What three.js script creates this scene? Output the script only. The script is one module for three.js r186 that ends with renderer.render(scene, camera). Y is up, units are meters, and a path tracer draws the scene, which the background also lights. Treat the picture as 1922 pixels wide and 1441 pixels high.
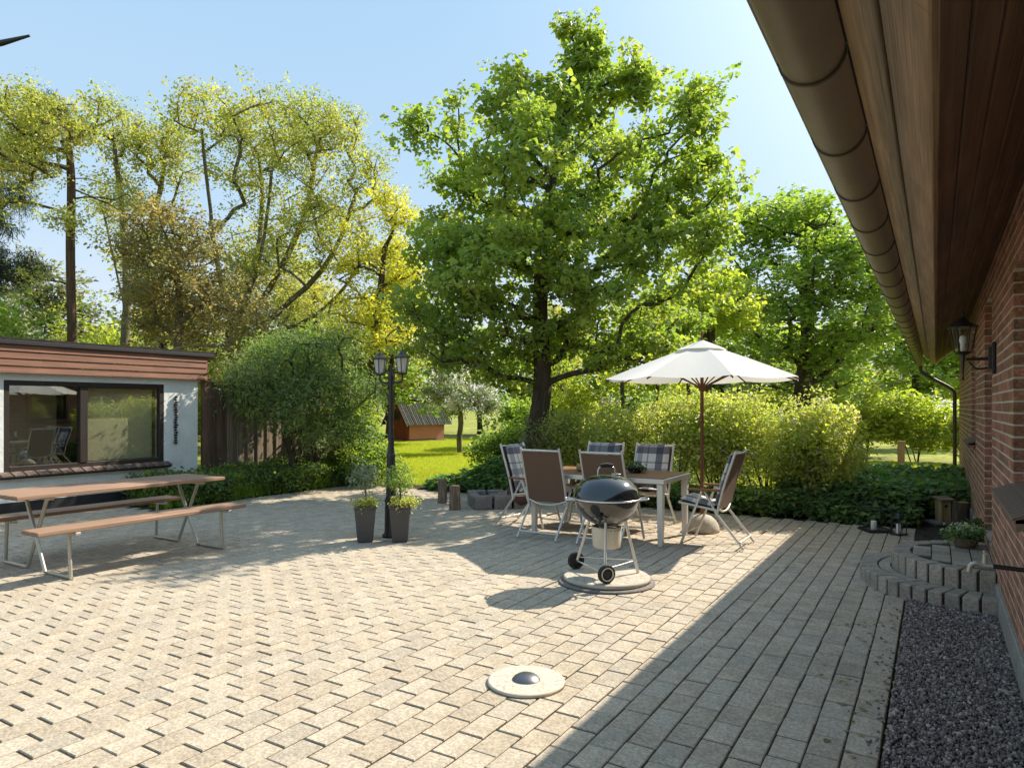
import * as THREE from 'three';
import { mergeGeometries } from 'three/addons/utils/BufferGeometryUtils.js';

/* ---------- camera, sky, sun, exposure ----------
   x runs away from the house wall's outer side into the house, -z runs along the house, y is up (metres). */
const scene = new THREE.Scene();
const YAW = Math.atan(796 / 1300);
const camera = new THREE.PerspectiveCamera(2 * Math.atan(1441 / 2 / 1300) * 180 / Math.PI, 1922 / 1441, 0.05, 600);
camera.position.set(0, 1.5, 0);
camera.rotation.y = YAW;
camera.setViewOffset(1922, 1441, 0, -42.5, 1922, 1441);
const renderer = new THREE.WebGLRenderer({ antialias: true });
renderer.toneMapping = THREE.LinearToneMapping;
renderer.toneMappingExposure = 1.88;
renderer.shadowMap.enabled = true;
const SUN = new THREE.Vector3(0.43, 1, -1.08).normalize();
{
  const w = 512, h = 256, a = new Float32Array(w * h * 4), d = new THREE.Vector3();
  const stops = [[0, .84, .89, .93], [.10, .72, .82, .92], [.25, .52, .71, .90], [.5, .41, .63, .87], [1, .38, .59, .84]];
  for (let j = 0; j < h; j++) for (let i = 0; i < w; i++) {
    const el = ((j + .5) / h - .5) * Math.PI, az = ((i + .5) / w - .5) * 2 * Math.PI;
    d.set(Math.cos(el) * Math.cos(az), Math.sin(el), Math.cos(el) * Math.sin(az));
    const s = Math.max(0, d.y); let k = 0; while (k < 3 && s > stops[k + 1][0]) k++;
    const f = Math.min(1, (s - stops[k][0]) / (stops[k + 1][0] - stops[k][0])), g = 1.3 * Math.pow(Math.max(0, d.dot(SUN)), 10);
    for (let c = 0; c < 3; c++) a[(j * w + i) * 4 + c] = (stops[k][c + 1] * (1 - f) + stops[k + 1][c + 1] * f + g * [1.05, 1, .9][c]) / 1.74;
    a[(j * w + i) * 4 + 3] = 1;
  }
  const sky = new THREE.DataTexture(a, w, h, THREE.RGBAFormat, THREE.FloatType);
  sky.mapping = THREE.EquirectangularReflectionMapping; sky.magFilter = sky.minFilter = THREE.LinearFilter; sky.needsUpdate = true;
  scene.background = sky; scene.environment = sky;
}
const sun = new THREE.DirectionalLight(new THREE.Color().setRGB(1, .91, .76), 4.6);
sun.position.copy(SUN).multiplyScalar(60); sun.castShadow = true; sun.shadow.radius = 1.0;
Object.assign(sun.shadow.camera, { left: -40, right: 40, top: 40, bottom: -40, near: 1, far: 140 }); sun.shadow.mapSize.set(4096, 4096);
scene.add(sun); scene.add(sun.target);

/* ---------- helpers ---------- */
function rng(s) { return () => { s |= 0; s = s + 0x6D2B79F5 | 0; let t = Math.imul(s ^ s >>> 15, 1 | s); t = t + Math.imul(t ^ t >>> 7, 61 | t) ^ t; return ((t ^ t >>> 14) >>> 0) / 4294967296; }; }
const V = (x, y, z) => new THREE.Vector3(x, y, z);
const C = (r, g, b) => new THREE.Color().setRGB(r, g, b);
const used = {};
const numbered = n => { used[n] = (used[n] || 0) + 1; return used[n] === 1 ? n : n + '_' + String(used[n] - 1).padStart(3, '0'); };
function tag(o, label, category, group, kind) { o.userData.label = label; if (category) o.userData.category = category; if (group) o.userData.group = group; if (kind) o.userData.kind = kind; return o; }
function shade(m) { m.castShadow = true; m.receiveShadow = true; return m; }
function thing(name, label, category, [x, z] = [0, 0], turn = 0, group, y = 0) {
  const o = new THREE.Group(); o.name = numbered(name); o.position.set(x, y, z); o.rotation.y = turn; scene.add(o); return tag(o, label, category, group);
}
function part(parent, name, geo, mat) { const m = shade(new THREE.Mesh(geo, mat)); m.name = name; parent.add(m); return m; }
function solo(name, geo, mat, label, category, group, kind) { const m = shade(new THREE.Mesh(geo, mat)); m.name = numbered(name); scene.add(m); return tag(m, label, category, group, kind); }
function copy(o, x, z, turn, label, y) { const c = o.clone(); c.name = numbered(o.name.replace(/_\d{3}$/, '')); c.position.set(x, y === undefined ? o.position.y : y, z); c.rotation.set(0, turn, 0); c.userData = { ...o.userData }; if (label) c.userData.label = label; scene.add(c); return c; }
// geometry -> non-indexed with uv in metres (u along the long axis)
function muv(g, long = 'x') {
  if (g.index) g = g.toNonIndexed();
  const p = g.attributes.position, n = p.count, uv = new Float32Array(n * 2), a = V(), b = V(), c = V(), N = V();
  const L = 'xyz'.indexOf(long);
  for (let i = 0; i < n; i += 3) {
    a.fromBufferAttribute(p, i); b.fromBufferAttribute(p, i + 1); c.fromBufferAttribute(p, i + 2);
    N.crossVectors(b.clone().sub(a), c.clone().sub(a));
    const m = [Math.abs(N.x), Math.abs(N.y), Math.abs(N.z)]; let k = m.indexOf(Math.max(...m));
    let ax = [0, 1, 2].filter(q => q !== k); if (ax[1] === L) ax = [ax[1], ax[0]];
    [a, b, c].forEach((v, q) => { const t = v.toArray(); uv[(i + q) * 2] = t[ax[0]]; uv[(i + q) * 2 + 1] = t[ax[1]]; });
  }
  g.setAttribute('uv', new THREE.BufferAttribute(uv, 2)); if (!g.attributes.normal) g.computeVertexNormals();
  return g;
}
function tri(list) { const g = new THREE.BufferGeometry(); g.setAttribute('position', new THREE.BufferAttribute(new Float32Array(list.flat(2)), 3)); g.computeVertexNormals(); return g; }
// box with every edge chamfered; bottom = false leaves the lower half plain (fewer faces)
function cbox(w, h, d, b = .004, topOnly = false) {
  const H = [w / 2, h / 2, d / 2], out = [];
  b = Math.min(b, H[0] * .9, H[1] * .9, H[2] * .9);
  if (topOnly) {
    const y = H[1], t = [[-1, -1], [1, -1], [1, 1], [-1, 1]];
    const top = t.map(([s, q]) => [s * (H[0] - b), y, q * (H[2] - b)]), mid = t.map(([s, q]) => [s * H[0], y - b, q * H[2]]), low = t.map(([s, q]) => [s * H[0], -y, q * H[2]]);
    out.push([top[0], top[2], top[1]], [top[0], top[3], top[2]]);
    for (let i = 0; i < 4; i++) { const j = (i + 1) % 4; out.push([mid[i], top[i], top[j]], [mid[i], top[j], mid[j]], [low[i], mid[i], mid[j]], [low[i], mid[j], low[j]]); }
    return tri(out);
  }
  const P = (f, s) => [0, 1, 2].map(k => s[k] * (k === f ? H[k] : H[k] - b));
  const push = (...q) => { const c = q[0].map((_, k) => q.reduce((e, v) => e + v[k], 0)); const [a0, a1, a2] = q; const e = a1.map((v, k) => v - a0[k]), f = a2.map((v, k) => v - a0[k]); const n = [e[1] * f[2] - e[2] * f[1], e[2] * f[0] - e[0] * f[2], e[0] * f[1] - e[1] * f[0]]; if (n[0] * c[0] + n[1] * c[1] + n[2] * c[2] < 0) q.reverse(); for (let i = 1; i < q.length - 1; i++) out.push([q[0], q[i], q[i + 1]]); };
  for (let f = 0; f < 3; f++) for (const s of [-1, 1]) { const u = (f + 1) % 3, v = (f + 2) % 3, m = (p, q) => { const r = []; r[f] = s; r[u] = p; r[v] = q; return P(f, r); }; push(m(-1, -1), m(1, -1), m(1, 1), m(-1, 1)); }
  for (let c = 0; c < 3; c++) { const a = (c + 1) % 3, e = (c + 2) % 3; for (const sa of [-1, 1]) for (const sb of [-1, 1]) { const r = q => { const k = []; k[a] = sa; k[e] = sb; k[c] = q; return k; }; push(P(a, r(-1)), P(a, r(1)), P(e, r(1)), P(e, r(-1))); } }
  for (const x of [-1, 1]) for (const y of [-1, 1]) for (const z of [-1, 1]) push(P(0, [x, y, z]), P(1, [x, y, z]), P(2, [x, y, z]));
  return tri(out);
}
function B(w, h, d, x, y, z, { b = .004, r = [0, 0, 0], long } = {}) {
  const g = muv(cbox(w, h, d, b), long || (w >= h && w >= d ? 'x' : h >= d ? 'y' : 'z'));
  if (r[0] || r[1] || r[2]) g.applyMatrix4(new THREE.Matrix4().makeRotationFromEuler(new THREE.Euler(...r)));
  g.translate(x, y, z); return g;
}
// tapered tube through points
function limb(pts, rad, sides = 8, cap = true) {
  pts = pts.map(p => p.isVector3 ? p : V(...p)); const n = pts.length; const R = i => Array.isArray(rad) ? rad[i] : rad;
  const pos = [], nor = [], uv = [], idx = []; let t = V(), u = V(), len = 0;
  for (let i = 0; i < n; i++) {
    t.copy(pts[Math.min(n - 1, i + 1)]).sub(pts[Math.max(0, i - 1)]).normalize();
    if (i === 0) { u.set(Math.abs(t.y) > .9 ? 1 : 0, Math.abs(t.y) > .9 ? 0 : 1, 0); } else len += pts[i].distanceTo(pts[i - 1]);
    u.addScaledVector(t, -u.dot(t)).normalize(); const v = V().crossVectors(t, u);
    for (let k = 0; k <= sides; k++) { const a = k / sides * 2 * Math.PI, c = Math.cos(a), s = Math.sin(a); const q = u.clone().multiplyScalar(c).addScaledVector(v, s); pos.push(pts[i].x + q.x * R(i), pts[i].y + q.y * R(i), pts[i].z + q.z * R(i)); nor.push(q.x, q.y, q.z); uv.push(len, k / sides * 6.28 * R(0)); }
  }
  for (let i = 0; i < n - 1; i++) for (let k = 0; k < sides; k++) { const a = i * (sides + 1) + k, b = a + sides + 1; idx.push(a, a + 1, b, b, a + 1, b + 1); }
  const g = new THREE.BufferGeometry(); g.setAttribute('position', new THREE.Float32BufferAttribute(pos, 3)); g.setAttribute('normal', new THREE.Float32BufferAttribute(nor, 3)); g.setAttribute('uv', new THREE.Float32BufferAttribute(uv, 2)); g.setIndex(idx);
  let out = g.toNonIndexed();
  if (cap) { const f = []; for (const i of [0, n - 1]) { const o = i * (sides + 1) * 3; const at = k => [pos[o + k * 3], pos[o + k * 3 + 1], pos[o + k * 3 + 2]]; for (let k = 1; k < sides - 1; k++) f.push(i ? [at(0), at(k), at(k + 1)] : [at(0), at(k + 1), at(k)]); } out = mergeGeometries([out, muv(tri(f))]); }
  return out;
}
const lathe = (p, seg = 40) => new THREE.LatheGeometry(p.map(q => new THREE.Vector2(...q)), seg).toNonIndexed();
const at = (g, x, y, z) => { g.translate(x, y, z); return g; };
const merge = l => mergeGeometries(l);
// polygon in the x-y plane pulled along the house direction from t0 to t1 (t = -z)
function prism(poly, t0, t1) {
  const s = new THREE.Shape(poly.map(p => new THREE.Vector2(...p)));
  const g = new THREE.ExtrudeGeometry(s, { depth: t1 - t0, bevelEnabled: false }); g.translate(0, 0, -t1); return muv(g, 'z');
}
function curve(pts, n = 16) { return new THREE.CatmullRomCurve3(pts.map(p => V(...p))).getPoints(n); }
/* textures: tileable value noise */
function lattice(P, seed) { const r = rng(seed), a = new Float32Array(P * P).map(() => r()); return (x, y) => { x = (x % 1 + 1) % 1 * P; y = (y % 1 + 1) % 1 * P; const i = Math.floor(x), j = Math.floor(y), f = x - i, g = y - j, sf = f * f * (3 - 2 * f), sg = g * g * (3 - 2 * g), q = (p, o) => a[(o % P) * P + p % P]; return (q(i, j) * (1 - sf) + q(i + 1, j) * sf) * (1 - sg) + (q(i, j + 1) * (1 - sf) + q(i + 1, j + 1) * sf) * sg; }; }
function fbm(base, oct, seed) { const L = []; for (let o = 0; o < oct; o++) L.push(lattice(base << o, seed + o * 17)); return (u, v) => { let s = 0, w = 0, a = 1; for (const l of L) { s += a * l(u, v); w += a; a *= .55; } return s / w; }; }
function tex(n, size, f, color = true) {
  const a = new Uint8Array(n * n * 4);
  for (let j = 0; j < n; j++) for (let i = 0; i < n; i++) { let c = f((i + .5) / n, (j + .5) / n); if (!Array.isArray(c)) c = [c, c, c]; for (let k = 0; k < 3; k++) a[(j * n + i) * 4 + k] = Math.max(0, Math.min(255, c[k] * 255)); a[(j * n + i) * 4 + 3] = 255; }
  const t = new THREE.DataTexture(a, n, n); t.wrapS = t.wrapT = THREE.RepeatWrapping; t.magFilter = THREE.LinearFilter; t.minFilter = THREE.LinearMipmapLinearFilter; t.generateMipmaps = true; if (color) t.colorSpace = THREE.SRGBColorSpace; t.repeat.set(1 / (size[0] || size), 1 / (size[1] || size)); t.needsUpdate = true; return t;
}
const n1 = fbm(4, 5, 11), n2 = fbm(16, 4, 23), n3 = fbm(64, 2, 37), n4 = fbm(3, 4, 51), w1 = lattice(128, 61), w2 = lattice(40, 67);
const T = {
  conc: tex(1024, 1.3, (u, v) => { const s = n3(u * 2, v * 2), k = lat2(u, v); const g = .82 + .15 * (n1(u, v) - .5) + .14 * (n2(u, v) - .5) + .28 * (s - .5) - (k > .82 ? .14 : 0) + (k < .16 ? .07 : 0); return [g, g * .985, g * .955]; }),
  concB: tex(512, .45, (u, v) => .5 + .5 * (n3(u, v) - .5) + .4 * (n2(u, v) - .5), false),
  wood: tex(512, [1.6, .28], (u, v) => { const g = .80 + .28 * (lattice1(u * .5, v) - .5) + .26 * (n2(u * .25, v) - .5) + .22 * (n1(u, v) - .5); return [g, g * .96, g * .91]; }),
  woodB: tex(512, [1.6, .28], (u, v) => .5 + .6 * (lattice1(u * .5, v) - .5), false),
  brick: tex(512, .5, (u, v) => { const g = .8 + .4 * (n2(u, v) - .5) + .35 * (n3(u, v) - .5); return [g, g * .97, g * .95]; }),
  plaster: tex(512, 1.2, (u, v) => { const g = .93 + .10 * (n1(u, v) - .5) + .06 * (n3(u, v) - .5); return [g, g, g * .99]; }),
  plasterB: tex(512, .9, (u, v) => .5 + .7 * (n2(u, v) - .5) + .3 * (n3(u, v) - .5), false),
  bark: tex(512, [1.2, .5], (u, v) => { const g = .7 + .6 * (n2(u * .5, v * 2) - .5) + .4 * (n1(u, v) - .5); return [g, g * .97, g * .9]; }),
  barkB: tex(512, [1.2, .5], (u, v) => n2(u * .5, v * 2), false),
  weave: tex(256, .05, (u, v) => { const s = .5 + .5 * Math.sin(u * 6.283 * 16) * Math.sin(v * 6.283 * 16); const g = .68 + .2 * s + .2 * (n3(u, v) - .5); return [g, g * .96, g * .92]; }),
  plaid: tex(512, .42, (u, v) => { const band = (x, p, h) => Math.abs(((x - p + 1.5) % 1) - .5) < h ? 1 : 0; let c = [.86, .84, .80]; const mix = (k, m) => c = c.map((q, i) => q * (1 - m) + k[i] * m); for (const x of [u, v]) { if (band(x, .25, .11)) mix([.16, .17, .22], .55); if (band(x, .62, .09)) mix([.45, .44, .46], .5); if (band(x, .88, .02)) mix([.2, .2, .25], .4); } const s = 1 + .10 * Math.sin(u * 6.283 * 60) * Math.sin(v * 6.283 * 60); return c.map(q => q * s); }),
  lawn: tex(1024, 7, (u, v) => { const g = .72 + .5 * (n1(u, v) - .5) + .35 * (n2(u, v) - .5) + .4 * (n3(u, v) - .5); return [g, g * .98, g * .8]; }),
  soil: tex(512, 1.5, (u, v) => { const g = .6 + .6 * (n2(u, v) - .5) + .5 * (n3(u, v) - .5); return [g, g * .95, g * .88]; }),
  cloth: tex(256, .12, (u, v) => { const g = .95 + .05 * Math.sin(u * 6.283 * 32) * Math.sin(v * 6.283 * 32) + .04 * (n2(u, v) - .5); return g; }),
  end: tex(256, .34, (u, v) => { const r = Math.hypot(u - .5, v - .5), g = .75 + .12 * Math.sin(r * 90 + 3 * n2(u, v)) + .15 * (n2(u, v) - .5); return [g, g * .93, g * .84]; }),
  slate: tex(512, [.9, .3], (u, v) => { const g = .7 + .5 * (n2(u, v) - .5) + .4 * (lattice1(u * .4, v) - .5); return [g, g * .99, g * .96]; }),
};
function lattice1(u, v) { return .5 * w1(u * .06, v) + .3 * w2(u * .2, v) + .2 * w1(u * .15 + .3, v * 1.0 + .13 * w2(u * .1, v)); }
function lat2(u, v) { return w1(u * 2, v * 2) * .5 + w1(u * 4 + .31, v * 4 + .77) * .5; }
const clone = (t, s) => { const c = t.clone(); c.repeat.set(1 / s, 1 / s); c.needsUpdate = true; return c; };
const std = (color, o = {}) => new THREE.MeshStandardMaterial({ color, roughness: .85, ...o });
const phy = (color, o = {}) => new THREE.MeshPhysicalMaterial({ color, roughness: .5, ...o });
const M = {
  paver: std(C(.62, .535, .43), { map: T.conc, bumpMap: T.concB, bumpScale: .0025, roughness: .92, vertexColors: true }),
  stepStone: std(C(.50, .455, .40), { map: T.conc, bumpMap: T.concB, bumpScale: .003, roughness: .92, vertexColors: true }),
  concrete: std(C(.66, .61, .53), { map: T.conc, bumpMap: T.concB, bumpScale: .002, roughness: .9 }),
  coverWhite: std(C(.78, .71, .61), { map: T.conc, bumpMap: T.concB, bumpScale: .001 }),
  darkMetal: std(C(.035, .035, .038), { roughness: .42, metalness: .3 }),
  dome: std(C(.16, .16, .17), { roughness: .38, metalness: .75 }),
  sand: std(C(.09, .076, .048), { map: T.soil, roughness: 1 }),
  soil: std(C(.075, .055, .04), { map: T.soil, bumpMap: T.soil, bumpScale: .02, roughness: 1 }),
  gravelBase: std(C(.10, .085, .08), { map: T.soil, roughness: 1 }),
  lawn: std(C(.40, .45, .04), { map: T.lawn, roughness: 1 }),
  brick: std(C(.53, .26, .17), { map: T.brick, bumpMap: T.concB, bumpScale: .003, roughness: .9, vertexColors: true }),
  mortar: std(C(.60, .52, .43), { map: T.plaster, bumpMap: T.plasterB, bumpScale: .004, roughness: 1 }),
  plinth: std(C(.42, .40, .38), { map: T.conc, bumpMap: T.concB, bumpScale: .003 }),
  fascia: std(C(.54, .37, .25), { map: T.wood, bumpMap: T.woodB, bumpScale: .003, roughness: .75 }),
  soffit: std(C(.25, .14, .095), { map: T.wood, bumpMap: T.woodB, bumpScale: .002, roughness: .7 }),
  gutter: std(C(.25, .18, .12), { roughness: .42, map: T.plaster }),
  gutterRing: std(C(.07, .05, .035), { roughness: .5 }),
  roofTile: std(C(.12, .10, .09), { map: T.slate }),
  sill: std(C(.27, .19, .165), { map: T.slate, bumpMap: T.woodB, bumpScale: .003 }),
  sillBrick: std(C(.40, .27, .22), { map: T.slate, bumpMap: T.concB, bumpScale: .003 }),
  frameDark: std(C(.045, .032, .028), { map: T.wood, roughness: .55 }),
  glass: phy(C(.93, .95, .93), { transmission: 1, thickness: 0, roughness: 0, ior: 2.2 }),
  clearGlass: phy(C(.96, .97, .96), { transmission: 1, thickness: 0, roughness: 0, ior: 1.5 }),
  milk: phy(C(.85, .85, .82), { transmission: .55, thickness: 0, roughness: .75 }),
  white: std(C(.93, .925, .91), { map: T.plaster, bumpMap: T.plasterB, bumpScale: .006 }),
  annexBoard: std(C(.36, .165, .105), { map: T.wood, bumpMap: T.woodB, bumpScale: .002, roughness: .6 }),
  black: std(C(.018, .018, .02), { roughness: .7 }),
  roofFelt: std(C(.06, .055, .055), { map: T.soil }),
  roomWall: std(C(.72, .60, .40), { map: T.plaster }),
  fence: std(C(.38, .32, .26), { map: T.wood, bumpMap: T.woodB, bumpScale: .004 }),
  fenceRed: std(C(.22, .14, .105), { map: T.wood, bumpMap: T.woodB, bumpScale: .003 }),
  picnicWood: std(C(.46, .30, .215), { map: T.wood, bumpMap: T.woodB, bumpScale: .002, roughness: .65 }),
  galv: std(C(.55, .53, .46), { roughness: .42, metalness: .55, map: T.plaster }),
  alu: std(C(.62, .59, .54), { roughness: .38, metalness: .35 }),
  textile: std(C(.25, .165, .115), { map: T.weave, bumpMap: T.weave, bumpScale: .001, roughness: .8 }),
  armWood: std(C(.36, .15, .06), { map: T.wood, roughness: .5 }),
  tableWood: std(C(.40, .20, .10), { map: T.wood, bumpMap: T.woodB, bumpScale: .001, roughness: .5 }),
  plaid: std(C(.92, .92, .92), { map: T.plaid, roughness: .95 }),
  canvas: phy(C(.86, .83, .77), { map: T.cloth, transmission: .35, thickness: 0, roughness: 1 }),
  poleWood: std(C(.25, .10, .045), { map: T.wood, roughness: .55 }),
  enamel: phy(C(.012, .013, .015), { roughness: .12, clearcoat: 1, clearcoatRoughness: .04 }),
  chrome: std(C(.62, .62, .62), { roughness: .25, metalness: .9 }),
  cream: std(C(.66, .60, .48), { roughness: .4, map: T.plaster }),
  rubber: std(C(.02, .02, .02), { roughness: .75 }),
  potGrey: std(C(.105, .095, .09), { roughness: .8, map: T.plaster, bumpMap: T.concB, bumpScale: .001 }),
  post: std(C(.028, .026, .028), { roughness: .4, metalness: .2 }),
  log: std(C(.46, .33, .25), { map: T.bark, bumpMap: T.barkB, bumpScale: .01 }),
  logEnd: std(C(.50, .36, .23), { map: T.end }),
  stone: std(C(.30, .27, .26), { map: T.conc, bumpMap: T.concB, bumpScale: .004 }),
  redHut: std(C(.40, .085, .05), { map: T.wood, bumpMap: T.woodB, bumpScale: .004 }),
  pinkHut: std(C(.60, .23, .17), { map: T.plaster, bumpMap: T.woodB, bumpScale: .004 }),
  hutRoof: std(C(.20, .19, .185), { map: T.slate, roughness: .8 }),
  bark: std(C(.16, .125, .09), { map: T.bark, bumpMap: T.barkB, bumpScale: .015, roughness: 1 }),
  barkGrey: std(C(.34, .31, .24), { map: T.bark, bumpMap: T.barkB, bumpScale: .012, roughness: 1 }),
  barkPine: std(C(.25, .16, .11), { map: T.bark, bumpMap: T.barkB, bumpScale: .015, roughness: 1 }),
  candle: phy(C(.85, .83, .78), { roughness: .5 }),
  leaf: phy(C(1, 1, 1), { transmission: .66, thickness: 0, roughness: 1, clearcoat: .8, clearcoatRoughness: .35, side: THREE.DoubleSide, specularIntensity: .5 }),
  blade: phy(C(1, 1, 1), { transmission: .45, thickness: 0, roughness: 1, side: THREE.DoubleSide, specularIntensity: .3 }),
  pebble: std(C(1, 1, 1), { roughness: .85 }),
};
// many copies of one piece joined into one geometry with a tint for each
function joined(geo, list) {
  const p = geo.attributes.position, nn = geo.attributes.normal, u = geo.attributes.uv, n = p.count, N = n * list.length, P = new Float32Array(N * 3), Q = new Float32Array(N * 3), U = new Float32Array(N * 2), K = new Float32Array(N * 3), v = V(), m3 = new THREE.Matrix3();
  list.forEach(({ m, c, o }, j) => { m3.getNormalMatrix(m); for (let i = 0; i < n; i++) { const q = j * n + i; v.fromBufferAttribute(p, i).applyMatrix4(m).toArray(P, q * 3); v.fromBufferAttribute(nn, i).applyMatrix3(m3).normalize().toArray(Q, q * 3); U[q * 2] = u.getX(i) + o[0]; U[q * 2 + 1] = u.getY(i) + o[1]; K.set(c, q * 3); } });
  const g = new THREE.BufferGeometry(); g.setAttribute('position', new THREE.BufferAttribute(P, 3)); g.setAttribute('normal', new THREE.BufferAttribute(Q, 3)); g.setAttribute('uv', new THREE.BufferAttribute(U, 2)); g.setAttribute('color', new THREE.BufferAttribute(K, 3)); return g;
}
function tinted(geo, c, o = [0, 0]) { const g = geo.clone(), n = g.attributes.position.count, k = new Float32Array(n * 3); for (let i = 0; i < n; i++) k.set(c, i * 3); g.setAttribute('color', new THREE.BufferAttribute(k, 3)); const u = g.attributes.uv; for (let i = 0; i < n; i++) u.setXY(i, u.getX(i) + o[0], u.getY(i) + o[1]); return g; }
const mat4 = (x, y, z, rx = 0, ry = 0, rz = 0, sx = 1, sy = 1, sz = 1) => new THREE.Matrix4().compose(V(x, y, z), new THREE.Quaternion().setFromEuler(new THREE.Euler(rx, ry, rz, 'YXZ')), V(sx, sy, sz));
const depthOf = (x, t) => t * Math.cos(YAW) - x * Math.sin(YAW), sideOf = (x, t) => x * Math.cos(YAW) + t * Math.sin(YAW);
// pieces of a surface: the 300 nearest become parts, the others one joined part
function pieces(parent, name, rest, geoOf, mat, list, tints, limit = 300) {
  list.sort((a, b) => a.d - b.d);
  const cache = {};
  list.slice(0, limit).forEach(q => { const key = q.kind + '|' + q.k; const g = cache[key] || (cache[key] = tinted(geoOf(q.kind), tints[q.k], [q.k * .37, q.k * .61])); const m = part(parent, name, g, mat); m.applyMatrix4(q.m); });
  const by = {}; list.slice(limit).forEach(q => (by[q.kind] = by[q.kind] || []).push({ m: q.m, c: q.c || tints[q.k], o: q.o || [q.k * .37, q.k * .61] }));
  const gs = Object.entries(by).map(([k, l]) => joined(geoOf(k), l)); if (gs.length) { const m = part(parent, rest, gs.length > 1 ? merge(gs) : gs[0], mat); m.userData.kind = 'stuff'; }
}

/* ---------- ground, lawn, beds, paving ---------- */
{
  const g = new THREE.PlaneGeometry(400, 400, 1, 1); g.rotateX(-Math.PI / 2); const s = solo('lawn', muv(at(g, 0, -.03, -60)), M.lawn, 'bright spring lawn spreading out behind the paved courtyard', null, null, 'structure');
}
const sheet = (x0, x1, t0, t1, y, mat, name, label) => { const g = new THREE.PlaneGeometry(x1 - x0, t1 - t0); g.rotateX(-Math.PI / 2); return solo(name, muv(at(g, (x0 + x1) / 2, y, -(t0 + t1) / 2)), mat, label, null, null, 'structure'); };
sheet(-9.6, 2, 9.86, 12.6, -.014, M.soil, 'planting_bed', 'dark soil of the planting bed beyond the paving');
sheet(-10.68, -9.6, 5.75, 12.6, -.012, M.soil, 'planting_bed', 'dark soil strip at the foot of the board fence');
sheet(-.205, .39, 7.7, 9.86, -.01, M.soil, 'planting_bed', 'bare soil strip along the brick wall beyond the round step');
{
  const patio = new THREE.Group(); patio.name = 'patio'; tag(patio, 'sandy concrete block paving of the courtyard laid in running bond', null, null, 'structure'); scene.add(patio);
  const base = new THREE.PlaneGeometry(10.48, 11.86); base.rotateX(-Math.PI / 2); part(patio, 'joint_sand', muv(at(base, -5.445, -.0055, -3.93)), M.sand);
  const tints = [], r = rng(5); for (let i = 0; i < 12; i++) { const k = .93 + .12 * r(), w = (r() - .5) * .05; tints.push([k * (1 + w), k, k * (1 - w * 1.4)]); }
  const PW = .1322, PL = .2012, geo = { p: muv(cbox(PW, .05, PL, .0042, true)) }, list = [];
  for (let i = 0; i < 75; i++) {
    const x = -.205 - .07 - i * .14, ph = i % 2 ? .105 : 0;
    for (let j = 0; j < 56; j++) {
      const t = 9.74 - ph - j * .21 + (r() - .5) * .006, k = Math.floor(r() * 12), jx = (r() - .5) * .004, jy = (r() - .5) * .003, a = (r() - .5) * .016, ax = (r() - .5) * .008, az = (r() - .5) * .012;
      const d = depthOf(x, t), s = sideOf(x, t); if (t < -1 || d < 1.6 || Math.abs(s / d) > .95) continue;
      if (x < -9.6 && t > 5.8) continue; if (Math.hypot(x - .39, t - 6.95) < .93) continue;
      const big = .93 + .14 * n4(x * .11, t * .11);
      list.push({ kind: 'p', k, d: Math.hypot(x, t, 1.5) + (Math.abs(s / d) > .75 ? 6 : 0), m: mat4(x + jx, -.025 + jy, -t, ax, a, az, 1, 1, .985 + .03 * r()), c: tints[k].map(q => q * big), o: [r() * 1.3, r() * 1.3] });
    }
  }
  pieces(patio, 'paver', 'paver_field', () => geo.p, M.paver, list, tints);
  // a last soldier edge beside the gravel
}
{ // gravel
  const bed = new THREE.Group(); bed.name = 'gravel_bed'; tag(bed, 'dark gravel strip between the paving and the brick wall', null, null, 'structure'); scene.add(bed);
  const g = new THREE.PlaneGeometry(.58, 9.2); g.rotateX(-Math.PI / 2); part(bed, 'gravel_base', muv(at(g, .095, .004, -1.9)), M.gravelBase);
  const r = rng(9), ico = new THREE.IcosahedronGeometry(1, 0).toNonIndexed(), p = ico.attributes.position, cc = {};
  for (let i = 0; i < p.count; i++) { const k = [p.getX(i), p.getY(i), p.getZ(i)].map(q => q.toFixed(2)).join(); const s = cc[k] || (cc[k] = .75 + .5 * r()); p.setXYZ(i, p.getX(i) * s, p.getY(i) * s, p.getZ(i) * s); } ico.computeVertexNormals();
  const N = 26000, im = new THREE.InstancedMesh(ico, M.pebble, N), col = new THREE.Color();
  for (let i = 0; i < N; i++) { const s = .0045 + .007 * r() * r(); im.setMatrixAt(i, mat4(-.19 + .565 * r(), .006 + .016 * r(), -(1.2 + 5.1 * r()), r() * 6, r() * 6, r() * 6, s * (1 + r() * .6), s * .8, s)); const k = .12 + .26 * r() * r() + (r() < .06 ? .22 : 0); im.setColorAt(i, col.setRGB(k * 1.16, k * (.93 + .06 * r()), k * (.82 + .12 * r()))); }
  for (let i = 0; i < 90; i++) { const s = .004 + .006 * r(); im.setMatrixAt(i, mat4(-.215 - .16 * r() * r(), .004, -(1.6 + 4.4 * r()), r() * 6, r() * 6, 0, s * 1.3, s * .8, s)); } for (let i = 100; i < 700; i++) { const s = .010 + .007 * r(); im.setMatrixAt(i, mat4(-.18 + .54 * r(), .016, -(1.4 + 4.7 * r()), r() * 6, r() * 6, r() * 6, s * 1.2, s * .7, s)); const k = .16 + .22 * r(); im.setColorAt(i, col.setRGB(k * 1.2, k, k * .8)); }
  im.name = 'gravel'; im.userData.kind = 'stuff'; shade(im); bed.add(im);
}

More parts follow.
